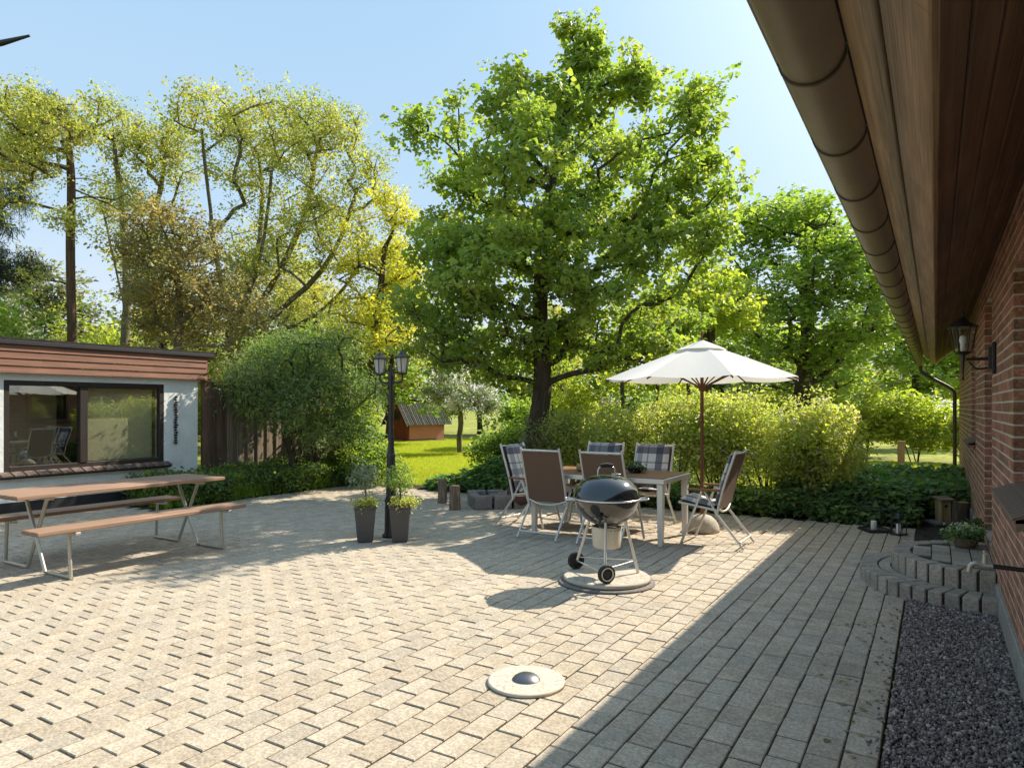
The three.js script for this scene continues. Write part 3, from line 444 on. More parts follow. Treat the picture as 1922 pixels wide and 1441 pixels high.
function bush(name, label, [x, t], { seed, w, h, d, n, geo, pal, scale = 1, stems = 7, group, cat = 'shrub', spiky = 0, turn = YAW, bark = M.bark, low = .12, flowers }) {
  const o = thing(name, label, cat, [x, -t], turn, group), r = rng(seed), items = [], st = [];
  const nl = 7, lob = []; for (let i = 0; i < nl; i++) lob.push([gauss(r) * w * .30, h * (low + .25 + .5 * r()), gauss(r) * d * .30, .5 + .35 * r()]);
  for (let i = 0; i < n; i++) { const L = lob[Math.floor(r() * nl)], a = r() * 6.283, z = r() * 2 - 1, q = Math.cbrt(.25 + .75 * r()), s = Math.sqrt(1 - z * z); const px = L[0] + w * .5 * L[3] * q * s * Math.cos(a), pz = L[2] + d * .5 * L[3] * q * s * Math.sin(a); let py = L[1] + h * .42 * L[3] * q * z + (r() < .12 ? spiky * r() : 0); py = Math.max(h * .04 + .02, py); const sc = scale * (.7 + .6 * r()); items.push({ m: mat4(px, py, pz, gauss(r) * .7, r() * 6.28, gauss(r) * .7, sc, sc, sc), c: pick(pal, r) }); }
  for (let i = 0; i < stems; i++) { const q = items[Math.floor(r() * items.length)].m.elements; const e = V(q[12], Math.max(q[13], h * .5), q[14]); st.push(limb([[e.x * .15 + gauss(r) * .05, -.02, e.z * .15], [e.x * .5 + gauss(r) * .08, e.y * .5, e.z * .5], e], [.018, .012, .004], 5, false)); }
  part(o, 'stem', merge(st), bark); crownOf(o, 'foliage', geo, M.leaf, items);
  if (flowers) { const fl = []; for (let i = 0; i < flowers.n; i++) { const q = items[Math.floor(r() * items.length)].m.elements; const sc = flowers.scale * (.6 + .7 * r()); fl.push({ m: mat4(q[12] * 1.03, q[13] + .04, q[14] * 1.03, r() * 3, r() * 6, r() * 3, sc, sc, sc), c: pick(flowers.pal, r) }); } crownOf(o, 'blossom', SP.flower, M.leaf, fl); }
  return o;
}
const PAL = {
  maple: [[.28, .36, .034], [.21, .31, .028], [.16, .25, .024], [.38, .42, .05]],
  oak: [[.36, .37, .05], [.29, .33, .05], [.42, .37, .045], [.25, .30, .06]], bronze: [[.29, .22, .06], [.21, .19, .05], [.35, .25, .055], [.19, .20, .055]],
  yellow: [[.50, .48, .03], [.40, .42, .03], [.56, .52, .04]], green: [[.21, .31, .028], [.165, .26, .024], [.28, .36, .035]], bright: [[.36, .42, .03], [.28, .37, .03], [.44, .47, .04]],
  olive: [[.13, .20, .05], [.18, .23, .07], [.09, .15, .035], [.25, .28, .07]], dark: [[.07, .13, .03], [.055, .105, .026], [.09, .16, .03]], ivy: [[.09, .20, .03], [.14, .26, .035], [.07, .16, .03], [.18, .28, .05]],
  spirea: [[.42, .42, .07], [.33, .37, .06], [.50, .46, .13], [.27, .33, .05]], pine: [[.025, .045, .02], [.035, .055, .022], [.02, .035, .018]], grass: [[.42, .46, .035], [.34, .41, .03], [.48, .50, .05]], white: [[.75, .70, .58], [.66, .60, .45], [.8, .72, .66]], muted: [[.23, .24, .10], [.19, .22, .08], [.29, .25, .12]],
};
function tree(name, label, [x, t], o, group, cat = 'tree') { const g = thing(name, label, cat, [x, -t], YAW, group); return grow(g, o); }
tree('maple_tree', 'tall fresh green maple with dark leaning trunk behind the shrub border', [-6.18, 10.87], { seed: 101, r0: .17, trunk: [[-.12, -.1, 0], [-.02, .8, 0], [.14, 1.8, 0], [.1, 3.4, .05], [.25, 5.2, 0], [.6, 6.9, -.1], [.75, 8.2, -.3]], bark: M.bark, geo: SP.maple, per: 9, spread: .25, pal: PAL.maple, tip: .005, dens: 1.25,
  lobes: [[.79, 8.12, -.26, .46, .53, 10], [1.41, 7.59, .15, .67, .58, 14], [.74, 7.3, -.43, .67, .58, 14], [2.04, 7.2, .34, .43, .48, 8], [-.12, 6.67, .41, .87, .72, 20], [1.22, 6.43, -1.0, 1.15, .77, 26], [-1.42, 7.0, -.4, .12, .45, 4], [-2.1, 6.4, .5, .5, .2, 5], [-1.62, 5.9, -.6, .5, .35, 7], [-.8, 5.85, -.88, .8, .6, 15], [2.47, 6.24, 1.1, .77, .58, 14], [3.24, 6.0, -.04, .37, .21, 6], [.26, 5.47, 1.11, 1.35, .87, 34], [1.89, 5.38, -.08, 1.15, .77, 28], [3.05, 5.13, .46, .58, .43, 10], [-1.18, 4.99, -1.15, 1.06, .67, 26], [.84, 4.32, .45, 1.54, .77, 36], [2.57, 4.32, 1.0, .87, .62, 18], [-1.66, 4.22, .08, .77, .58, 18], [-.61, 3.84, .8, 1.35, .67, 34], [1.32, 3.45, .57, 1.44, .58, 30], [2.57, 3.31, -1.2, .77, .48, 12], [-1.47, 3.16, .85, .87, .43, 20], [.07, 2.88, .3, 1.06, .37, 20], [1.7, 2.68, -.66, .87, .29, 12], [-1.4, 2.45, .6, .9, .4, 14], [.9, 2.35, .3, .8, .3, 9], [-.5, 2.3, -.4, .7, .3, 9], [2.2, 2.5, .2, .7, .35, 8], [.85, 8.2, -.2, .25, .25, 3], [-.3, 4.6, -1.5, 1.2, .9, 18], [1.4, 5.0, -1.6, 1.1, .8, 18]] });
tree('oak_tree', 'broad yellow-green oak with bare grey limbs showing, behind the board fence', [-17.28, 12.87], { seed: 102, r0: .17, bendy: .16, limbs: [[[0, 3.6, 0], [.4, 5.4, -.3], [.6, 7.4, -.5], [.4, 9.0, -.8]], [[.05, 3.7, 0], [1.1, 5.0, .1], [2.0, 7.0, 0], [2.4, 9.0, 0]], [[0, 3.5, 0], [-.35, 5.4, .3], [-.5, 7.4, .6], [-.6, 9.2, .8]], [[0, 3.3, 0], [1.5, 4.3, .3], [2.9, 5.6, .6], [3.7, 7.6, .6]], [[0, 3.7, 0], [.8, 5.3, .5], [1.3, 7.2, .8], [1.5, 9.2, .9]], [[0, 3.4, 0], [1.8, 4.0, -.5], [3.2, 4.9, .2], [4.0, 6.2, .5]]], trunk: [[0, -.1, 0], [0, 1.4, 0], [-.1, 2.6, 0], [0, 3.7, 0]], bark: M.barkGrey, geo: SP.oak, per: 14, spread: .46, pal: PAL.oak, scale: 1.0, dens: 1.75, tip: .008,
  lobes: [[.46, 9.75, -1.13, 1.46, .6, 14], [-.62, 9.7, .88, .85, .85, 9], [2.15, 9.75, -.07, 1.23, .6, 14], [3.23, 9.32, .53, .77, .77, 10], [1.23, 9.16, .92, 1.85, .77, 16], [3.85, 8.01, .52, .62, .77, 9], [2.62, 8.16, 1.02, 1.23, .77, 9], [-.31, 8.62, -.25, .92, .77, 8], [3.23, 6.78, .73, 1.08, .77, 9], [.92, 7.24, -.13, 1.38, .77, 4], [1.85, 6.01, 1.05, 1.38, .69, 7], [3.38, 5.55, .92, 1.08, .62, 9], [0, 6.47, -.97, .77, .69, 3], [2.46, 4.62, -.88, 1.23, .54, 9], [.92, 4.62, -.68, 1.23, .62, 8], [1.6, 7.6, .3, 1.6, .8, 8], [.4, 5.4, .4, 1.0, .6, 6], [2.6, 6.9, -.4, 1.0, .7, 7]] });
tree('oak_tree', 'slender yellow-green oak between the pine and the broad oak', [-21.11, 11.7], { seed: 103, r0: .13, bendy: .16, limbs: [[[.25, 4.6, 0], [.8, 6.6, 0], [1.2, 8.6, -.2], [1.3, 9.9, -.2]], [[.2, 4.4, 0], [.2, 7, .2], [.2, 9.9, .8]], [[.2, 4.0, 0], [-.3, 6, -.2], [-.7, 7.6, -.3]], [[.3, 5.4, 0], [1.2, 7, -.2], [1.7, 8.7, -.4]]], trunk: [[0, -.1, 0], [.1, 2.5, 0], [.2, 4.4, 0], [.3, 5.8, 0]], bark: M.barkGrey, geo: SP.oak, per: 14, spread: .46, pal: PAL.oak, scale: 1.0, dens: 1.7, tip: .008,
  lobes: [[.24, 9.8, 1.13, .73, .6, 9], [1.21, 9.8, -.15, .73, .6, 9], [.73, 9.2, .31, 1.13, .81, 12], [1.7, 8.82, -.48, .65, .81, 7], [.08, 8.66, .02, .65, .81, 6], [1.05, 7.85, -.28, .81, .81, 6], [-.73, 7.69, -.36, .48, .48, 3], [.4, 6.72, .21, .73, .65, 4], [1.37, 6.23, .2, .65, .65, 5]] });
tree('oak_tree', 'tall straight-trunked tree with thin yellow crown rising over the outbuilding roof', [-18.64, 9.1], { seed: 104, r0: .105, trunk: [[0, -.1, 0], [.02, 3, 0], [-.02, 5.5, 0], [0, 7.2, 0], [-.1, 8.6, 0]], bark: M.barkPine, geo: SP.oak, per: 14, spread: .4, pal: PAL.oak, scale: .9, dens: 1.5, tip: .008, up: -.1,
  lobes: [[-.71, 8.74, .98, .74, .4, 10], [-.98, 8.14, .44, .74, .47, 10], [-.04, 8.14, 1.04, .94, .54, 13], [.63, 8.41, .86, .54, .54, 8], [-.44, 7.33, 1.19, 1.08, .47, 10], [-1.25, 7.19, .41, .54, .4, 6], [.63, 7.06, -.82, .61, .54, 6], [-.98, 6.39, .87, .61, .34, 5], [.63, 5.98, 1.12, .47, .27, 4], [-.9, 4.7, 0, .5, .3, 2]] });
tree('pine_tree', 'dark pine with needle clumps behind the thin yellow crown', [-24.0, 9.4], { seed: 105, r0: .18, trunk: [[0, -.1, 0], [.05, 5, 0], [-.05, 8, 0], [0, 10.4, 0]], bark: M.barkPine, geo: SP.needle, per: 13, spread: .34, pal: PAL.pine, scale: 1.5, up: -.2,
  lobes: [[.9, 8.8, 0, .7, .45, 9], [.5, 7.9, .2, .9, .45, 10], [.2, 7.0, 0, .8, .4, 7], [1.0, 5.8, 0, 1.0, .4, 10], [.1, 5.1, .3, .9, .4, 8], [2.4, 10.2, 0, .8, .45, 8], [1.5, 9.6, 0, .6, .5, 6], [-.8, 6.4, 0, .9, .6, 8], [-.7, 8.4, 0, .8, .5, 7]] });
tree('young_oak', 'bronze-leaved bushy oak in front of the bare-limbed oak', [-16.03, 10.12], { seed: 106, r0: .14, trunk: [[0, -.1, 0], [.1, 1.5, 0], [.2, 3, 0], [.2, 5.2, 0]], bark: M.barkGrey, geo: SP.oak, per: 14, spread: .4, pal: PAL.bronze, scale: 1.0, dens: 1.3,
  lobes: [[.13, 5.85, .98, .78, .52, 10], [-.39, 5.2, .17, .92, .59, 14], [.92, 5.33, .52, .72, .65, 11], [-.78, 4.42, -.7, .78, .59, 13], [.39, 4.42, .8, 1.05, .59, 16], [1.44, 4.29, .18, .65, .65, 10], [-.26, 3.63, -.52, 1.05, .52, 14], [1.05, 3.5, -.6, 1.05, .52, 14], [2.09, 3.63, .86, .78, .52, 10], [.6, 2.6, .2, 1.4, .6, 14], [-.8, 2.5, 0, .9, .5, 8]] });
tree('golden_tree', 'golden yellow leafy tree standing behind the lamp post', [-13.17, 14.21], { seed: 107, r0: .14, trunk: [[0, -.1, 0], [0, 1.6, 0], [.1, 3.4, 0], [.3, 5.8, 0]], bark: M.bark, geo: SP.oak, per: 15, spread: .4, pal: PAL.yellow, scale: 1.0, dens: 1.35,
  lobes: [[.66, 6.73, .6, .66, .44, 10], [.29, 5.78, -1, .8, .58, 12], [-.58, 5.64, .73, .73, .58, 9], [.88, 4.76, -.22, .66, .66, 12], [-.15, 4.47, -.85, 1.02, .66, 14], [-.88, 3.88, -.5, .88, .58, 10], [.58, 3.59, .65, .73, .58, 11], [-.29, 3.15, .9, 1.02, .44, 10]] });
tree('beech_tree', 'dense leafy green tree towering beyond the parasol', [-3.24, 21.47], { seed: 108, r0: .24, trunk: [[0, -.1, 0], [-.05, 1.8, 0], [.1, 3.6, 0], [0, 5.2, 0], [.2, 6.8, 0]], bark: M.bark, geo: SP.mid, per: 10, spread: .4, pal: PAL.green, scale: 1.25, dens: 1.1,
  lobes: [[.31, 7.32, -1.1, 1.08, .54, 14], [-1.08, 6.78, .28, 1.08, .54, 12], [1.38, 6.47, -1.1, .92, .69, 12], [-.15, 6.32, .53, 1.69, .77, 20], [-1.69, 5.85, -.41, .77, .69, 9], [.77, 5.24, .92, 1.54, .77, 20], [-1.08, 4.78, 1.16, 1.38, .77, 17], [2, 4.93, .01, .77, .85, 10], [.15, 3.85, 1.21, 1.69, .77, 20], [-1.69, 3.7, -.46, .92, .62, 9], [1.69, 3.55, -1.02, 1.08, .77, 12], [-.46, 2.62, .24, 1.54, .62, 12], [1.23, 2.47, -1.13, 1.23, .62, 10], [2.6, 5.6, -.6, .8, .9, 10], [2.9, 4.0, -.6, .9, .8, 10]] });
tree('lime_tree', 'light yellow-green tree glowing between the maple and the dense green tree', [-4.76, 17.02], { seed: 109, r0: .1, trunk: [[0, -.1, 0], [-.1, 1.5, 0], [0, 3, 0], [-.2, 4.8, 0]], bark: M.bark, geo: SP.maple, per: 11, spread: .34, pal: PAL.bright, scale: 1.2, dens: 1.1,
  lobes: [[-.52, 5.33, -.22, .52, .33, 6], [0, 4.55, .27, .78, .39, 10], [.78, 4.29, -.83, .52, .33, 7], [-.65, 4.35, -1.11, .65, .46, 8], [.13, 3.76, .89, .92, .39, 11], [.92, 3.76, -.45, .39, .33, 5], [-.78, 3.5, .9, .65, .39, 8]] });
tree('alder_tree', 'loose light green tree beside the end of the house roof', [-.63, 30.1], { seed: 110, r0: .16, trunk: [[0, -.1, 0], [0, 2, 0], [0, 4.6, 0]], bark: M.bark, geo: SP.mid, per: 11, spread: .5, pal: PAL.green, scale: 1.6,
  lobes: [[-.8, 4.96, .96, 1.2, .8, 10], [.4, 3.96, -.3, 1.2, 1, 10], [-1.2, 3.56, -.1, 1.2, .8, 9], [1.4, 2.96, .05, 1, .8, 8], [0, 2.56, .35, 1.6, .7, 12], [2.4, 3.6, 0, 1.2, .9, 9], [-.4, 6.2, 0, 1.2, .8, 9]] });
{
  const a = tree('apple_tree', 'small white-blossomed apple tree on the lawn beside the red hut', [-12.92, 17.89], { seed: 111, r0: .085, trunk: [[.03, -.1, 0], [0, .5, 0], [.05, .95, 0], [0, 1.5, 0]], bark: M.barkGrey, geo: SP.small, per: 10, spread: .2, pal: PAL.olive, up: .1, dens: 1.3,
    lobes: [[-.2, 2.31, .12, .76, .37, 9], [.64, 2.06, .07, .59, .42, 8], [-.71, 1.97, .15, .59, .34, 6], [.14, 1.75, .4, .85, .42, 10], [.9, 1.55, .01, .37, .34, 5], [-.29, 1.4, -.08, .51, .3, 5]] });
  const r = rng(112), f = []; for (let i = 0; i < 460; i++) { const q = [[-.2, 2.31, .12, .8, .4], [.64, 2.06, .07, .62, .45], [.14, 1.7, .4, .9, .45], [.9, 1.55, 0, .4, .36], [-.6, 1.9, .15, .6, .36]][Math.floor(r() * 5)]; const s = .8 + .5 * r(); f.push({ m: mat4(q[0] + gauss(r) * q[3] * .8, q[1] + gauss(r) * q[4] * .8, q[2] + gauss(r) * q[3] * .8, r() * 3, r() * 6, r() * 3, s, s, s), c: pick(PAL.white, r) }); } crownOf(a, 'blossom', SP.flower, M.leaf, f);
}
// background trees: every one its own crown
{
  const r = rng(120); const rows = [];
  for (let i = 0; i < 30; i++) { const f = (i + .5) / 30, a = -.95 + 1.75 * f, d = 34 + 12 * r(); rows.push([a * d, d, 4.4 + 2.6 * r(), ['green', 'bright', 'muted', 'green', 'oak'][Math.floor(r() * 5)]]); }
  const words = { green: 'mid green', bright: 'light yellow-green', muted: 'dull olive', oak: 'ochre green' }, spots = ['beyond the lawn', 'at the back of the garden', 'in the far tree line'];
  rows.forEach(([c, d, H, k], i) => { const x = c * Math.cos(YAW) - d * Math.sin(YAW), t = c * Math.sin(YAW) + d * Math.cos(YAW); if (Math.abs(c / d - .215) < .06) H *= .55; const lobes = []; for (let j = 0; j < 7; j++) lobes.push([gauss(r) * 1.6, H * (.3 + .62 * (j + .5) / 7), gauss(r) * 1.4, (1.9 - 1.2 * j / 7) * (.8 + .4 * r()), H * .11, 5]); tree('garden_tree', words[k] + ' leafy tree in the tree line at the back of the garden', [x, t], { seed: 130 + i, r0: .14, trunk: [[0, -.1, 0], [gauss(r) * .2, H * .4, 0], [0, H * .85, 0]], bark: M.bark, geo: SP.far, per: 9, spread: .7, pal: PAL[k], scale: 1, lobes, tip: .01 }, 'trees at the back of the garden'); });
}
[[150, 7.2, 'muted'], [300, 8.2, 'oak'], [450, 8.6, 'muted'], [590, 8.2, 'oak'], [730, 7.4, 'green'], [20, 5.6, 'muted']].forEach(([a, H, k], i) => { // deeper row behind the oaks
  const r = rng(500 + i), d = 27 + (i % 2) * 2, c = (a - 961) / 1300 * d, lobes = []; for (let j = 0; j < 9; j++) lobes.push([gauss(r) * 1.5, H * (.26 + .66 * (j + .5) / 9), gauss(r) * 1.4, (1.9 - 1.0 * j / 9) * (.8 + .4 * r()), H * .1, 7]);
  tree('backing_tree', { muted: 'dull olive', oak: 'ochre green', green: 'mid green' }[k] + ' full-crowned tree standing behind the oaks', [c * Math.cos(YAW) - d * Math.sin(YAW), c * Math.sin(YAW) + d * Math.cos(YAW)], { seed: 510 + i, r0: .15, trunk: [[0, -.1, 0], [.1, H * .4, 0], [0, H * .8, 0]], bark: M.bark, geo: SP.mid, per: 13, spread: .6, pal: PAL[k], scale: 1.5, lobes, tip: .01 }, 'second row of trees behind the oaks'); });
// slim trunks seen under the crowns
[[-10.01, 24.36, 5.2], [-9.25, 26, 5.6], [-7.66, 24.62, 4.8], [-6.64, 24.07, 5], [-5.5, 26.2, 5.2], [-12.4, 23.2, 4.6]].forEach(([x, t, H], i) => tree('thin_tree', 'thin dark-stemmed tree rising behind the spirea border', [x, t], { seed: 170 + i, r0: .075, trunk: [[0, -.1, 0], [.05 * (i % 3 - 1), H * .45, 0], [.15 * (i % 2 ? 1 : -1), H * .92, 0]], bark: M.bark, geo: SP.mid, per: 12, spread: .4, pal: PAL.green, scale: 1.3, lobes: [[0, H * .8, 0, .9, .6, 8], [.4, H * .95, 0, .7, .5, 7], [-.5, H * .7, .2, .8, .4, 6]] }, 'thin trunks behind the shrub border'));

// shrub border behind the dining set
const sp = [[-6.0, 10.9, 1.2, 1.15, 'muted'], [-5.2, 10.7, 1.3, 1.3, 'spirea'], [-4.4, 10.6, 1.3, 1.42, 'spirea'], [-3.6, 10.7, 1.3, 1.5, 'spirea'], [-2.8, 10.55, 1.3, 1.48, 'spirea'], [-2.05, 10.5, 1.2, 1.5, 'spirea'], [-1.45, 10.55, 1.0, 1.45, 'spirea']];
const spl = ['low bronze-tinged shrub below the maple trunk', 'yellow-green spirea behind the plaid chair at the table end', 'yellow-green spirea behind the brown chair backs', 'yellow-green spirea next to the parasol, behind the table', 'yellow-green spirea right behind the parasol pole', 'yellow-green spirea behind the folding armchair', 'pale spirea bush at the end of the shrub border, near the ivy'];
sp.forEach(([x, t, w, h, p], i) => bush('spirea_bush', spl[i], [x, t], { seed: 200 + i, w, h, d: 1.2, n: 620, geo: i % 2 ? SP.sprig : SP.small, pal: i ? [...PAL.spirea, ...PAL.bright] : PAL[p], scale: 1.05, spiky: .22, stems: 9, group: 'shrub border behind the table', flowers: i > 3 ? { n: i === 6 ? 260 : 90, scale: .5, pal: [[.55, .52, .38], [.45, .44, .25]] } : { n: 40, scale: .45, pal: [[.5, .42, .25]] } }));
bush('leafy_shrub', 'taller bright shrub growing beside the maple trunk', [-6.0, 12.2], { seed: 220, w: 1.7, h: 2.3, d: 1.4, n: 520, geo: SP.oak, pal: PAL.bright, scale: .9, stems: 10 });
bush('leafy_shrub', 'green shrub under the maple on the lawn side of the trunk', [-7.6, 12.4], { seed: 221, w: 1.5, h: 1.3, d: 1.2, n: 420, geo: SP.small, pal: PAL.green, scale: 1.2, stems: 8 });
bush('leafy_shrub', 'dark green bush hidden behind the spirea border', [-5.3, 13.4], { seed: 222, w: 2.4, h: 1.5, d: 1.4, n: 520, geo: SP.oak, pal: PAL.dark, stems: 8 });
// grey-green big shrub in front of the fence
[[-10.05, 8.6, 1.8, 2.45, 'narrow-leaved green shrub overhanging the fence next to the outbuilding'], [-10.2, 9.3, 1.9, 2.6, 'taller narrow-leaved green shrub in the middle of the fence']].forEach(([x, t, w, h, l], i) => {
  const o = thing('willow_shrub', l, 'shrub', [x, -t], YAW, 'tall shrubs along the fence'); grow(o, { seed: 230 + i, r0: .07, trunk: [[0, -.05, 0], [.1, .5, 0], [-.05, 1.1, 0], [.1, 1.8, 0]], bark: M.bark, geo: SP.olive, per: 13, spread: .28, pal: [...PAL.dark, ...PAL.green, ...PAL.olive], scale: 1, up: -.1, tip: .004, lobes: [[-.5, h * .95, 0, .7, .4, 12], [.4, h, .1, .75, .42, 14], [0, h * .75, .5, .9, .35, 13], [-.7, h * .72, .2, .5, .35, 9], [.8, h * .72, 0, .5, .4, 9], [.2, h * .55, .5, .6, .3, 8], [.7, h * .45, .3, .5, .3, 7]] });
});
bush('leafy_shrub', 'dense dark shrub at the end of the fence by the lawn', [-10.1, 10.3], { seed: 240, w: .95, h: 1.5, d: 1.2, n: 420, geo: SP.small, pal: [...PAL.dark, ...PAL.green], scale: 1.2, stems: 10 });
bush('leafy_shrub', 'bright green shrub at the lawn edge beyond the fence', [-10.75, 11.0], { seed: 241, w: .9, h: 1.75, d: 1.0, n: 480, geo: SP.oak, pal: PAL.bright, scale: .85, stems: 8 });
bush('leafy_shrub', 'round low shrub at the corner of the paving by the lawn', [-9.3, 9.75], { seed: 242, w: 1.1, h: .75, d: 1.0, n: 420, geo: SP.small, pal: PAL.green, stems: 8 });
// hedge far right beyond the house end
for (let i = 0; i < 6; i++) bush('hedge_bush', ['sunlit yellow-green hedge bush beyond the end of the house', 'sunlit yellow-green hedge bush beyond the end of the house'][0], [-4.2 + i * 1.25, 21.6 + (i % 2) * .5], { seed: 250 + i, w: 2.1, h: 1.75, d: 1.7, n: 460, geo: SP.mid, pal: PAL.bright, scale: .95, stems: 5, group: 'hedge beyond the house end' });
// undergrowth at the back of the garden
for (let i = 0; i < 15; i++) { const a = -.75 + 1.35 * (i + .5) / 15, d = 31 + (i * 7 % 5) * .5, c = a * d; if (Math.abs(a + .13) < .06) continue; bush('back_shrub', i % 3 ? 'mid green shrub in the undergrowth below the far trees' : 'dull olive shrub in the undergrowth below the far trees', [c * Math.cos(YAW) - d * Math.sin(YAW), c * Math.sin(YAW) + d * Math.cos(YAW)], { seed: 270 + i, w: 3.4, h: 1.9, d: 2, n: 240, geo: SP.far, pal: i % 3 ? PAL.green : PAL.muted, scale: .75, stems: 4, group: 'undergrowth below the far trees' }); }
[[-23, 12.2], [-20.5, 14.6], [-25, 8.6], [-19.5, 7.4], [-22.2, 6.2]].forEach(([x, t], i) => bush('back_shrub', i === 2 ? 'dull olive shrub behind the outbuilding' : i % 2 ? 'mid green shrub rising behind the outbuilding roof' : 'lime yellow shrub rising behind the outbuilding roof', [x, t], { seed: 290 + i, w: 4, h: 4.7 - (i % 2) * .6, d: 3, n: 900, geo: SP.oak, pal: i === 2 ? PAL.muted : i % 2 ? PAL.green : PAL.bright, scale: 1.5, stems: 5, group: 'shrubs behind the outbuilding' }));
[[-15.2, 13.2, 3.2], [-14.2, 11.6, 2.6], [-12.6, 12.9, 2.3]].forEach(([x, t, h], i) => bush('evergreen_bush', ['tallest grey-green bush behind the board fence', 'dark evergreen bush behind the board fence', 'slim grey-green bush at the far end of the board fence'][i], [x, t], { seed: 300 + i, w: i === 2 ? 1.2 : 2.4, h, d: 1.6, n: i === 2 ? 260 : 440, geo: SP.oak, pal: i % 2 ? PAL.dark : PAL.olive, scale: 1.3, stems: 6, group: 'dark bushes behind the fence' }));
// ground cover
function cover(name, label, seed, n, inside, geo, pal, hgt, scale, box) {
  const r = rng(seed), items = []; let tries = 0; const nz = fbm(5, 3, seed);
  while (items.length < n && tries++ < n * 6) { const x = box[0] + (box[1] - box[0]) * r(), t = box[2] + (box[3] - box[2]) * r(); if (!inside(x, t)) continue; const h = hgt(x, t) * (.55 + .9 * nz(x * .23, t * .23)); const s = scale * (.7 + .6 * r()); items.push({ m: mat4(x, h * Math.sqrt(r()), -t, gauss(r) * .5, r() * 6.28, gauss(r) * .5, s, s, s), c: pick(pal, r) }); }
  const im = crownOf(scene, numbered(name), geo, geo === tuft ? M.blade : M.leaf, items); tag(im, label, name.includes('grass') ? 'grass' : 'ground cover', null, 'stuff'); return im;
}
const tuft = blades(7, 9, .05, .075, .006), longTuft = blades(8, 12, .06, .26, .011);
cover('ground_ivy', 'dark green ivy carpet between the paving and the end of the house', 310, 3600, (x, t) => t > 9.92 - .1 * Math.sin(x * 5) && (x > -1.9 + (t - 10) * .15) && x < .36 && !(x > -.28 && t < 10.75), SP.ivy, PAL.ivy, (x, t) => Math.min(1, (t - 9.8) * 2.2) * .42, 1, [-2.1, .38, 9.9, 13.4]);
cover('ground_ivy', 'low leafy edging along the foot of the shrub border', 311, 2600, (x, t) => t > 9.9 + .08 * Math.sin(x * 7) && t < 10.5, SP.ivy, [...PAL.ivy, ...PAL.green], () => .30, .85, [-6.2, -1.6, 9.88, 10.5]);
cover('ground_ivy', 'dark leafy mound between the lawn and the fire pit', 312, 1900, (x, t) => t > 9.9 && Math.hypot((x + 6.9) / 1.15, (t - 10.4) / .6) < 1, SP.ivy, PAL.ivy, (x, t) => .55 * Math.max(.2, 1 - Math.hypot((x + 6.6) / 1.3, (t - 10.4) / .8)), .95, [-8.2, -5.6, 9.9, 11]);
cover('ground_ivy', 'shady weeds along the foot of the fence', 313, 2600, (x, t) => x < -9.62 + .12 * Math.sin(t * 4) && x > -10.62, SP.small, [...PAL.dark, ...PAL.green], x => .30 + .12 * (-9.6 - x), .9, [-10.65, -9.45, 6.0, 10.2]);
cover('long_grass', 'long grass blades at the foot of the fence and outbuilding', 314, 900, (x, t) => x < -9.65, longTuft, PAL.green, () => .01, 1.1, [-10.6, -9.6, 6.0, 10.2]).material = M.blade;
cover('lawn_grass', 'short sunlit grass blades of the lawn by the red hut', 315, 42000, (x, t) => { const d = depthOf(x, t), s = sideOf(x, t) / d; return s > -.24 && s < -.02 && d > 13.3 && d < 31 && !(x > -7.8 && t < 11.2); }, tuft, PAL.grass, () => -.02, 1.15, [-21, -5, 10, 28]);
cover('lawn_grass', 'short sunlit grass blades of the lawn beyond the end of the house', 316, 9000, (x, t) => true, tuft, PAL.grass, () => -.02, 1.2, [-3.4, 1.6, 13.4, 21]);

{ // fallen leaf scraps along the bed edges, stray gravel on the last course
  const r = rng(400), it = []; for (let i = 0; i < 520; i++) { const e = r(); let x, t; if (e < .55) { x = -7.5 + 7.2 * r(); t = 9.86 - .9 * r() * r(); } else if (e < .8) { x = -9.58 + .8 * r() * r(); t = 6 + 3.8 * r(); } else { x = -.22 - .5 * r() * r(); t = 3 + 6.5 * r(); } const s = .25 + .35 * r(); it.push({ m: mat4(x, .004, -t, gauss(r) * .25, r() * 6.28, gauss(r) * .25, s, s, s), c: pick([[.30, .20, .09], [.38, .30, .12], [.16, .11, .06], [.30, .32, .08]], r) }); }
  tag(crownOf(scene, 'leaf_litter', leafShape(.08, .05, .15, .1), M.leaf, it), 'scattered small fallen leaves on the paving along the bed edges', 'litter', null, 'stuff');
}
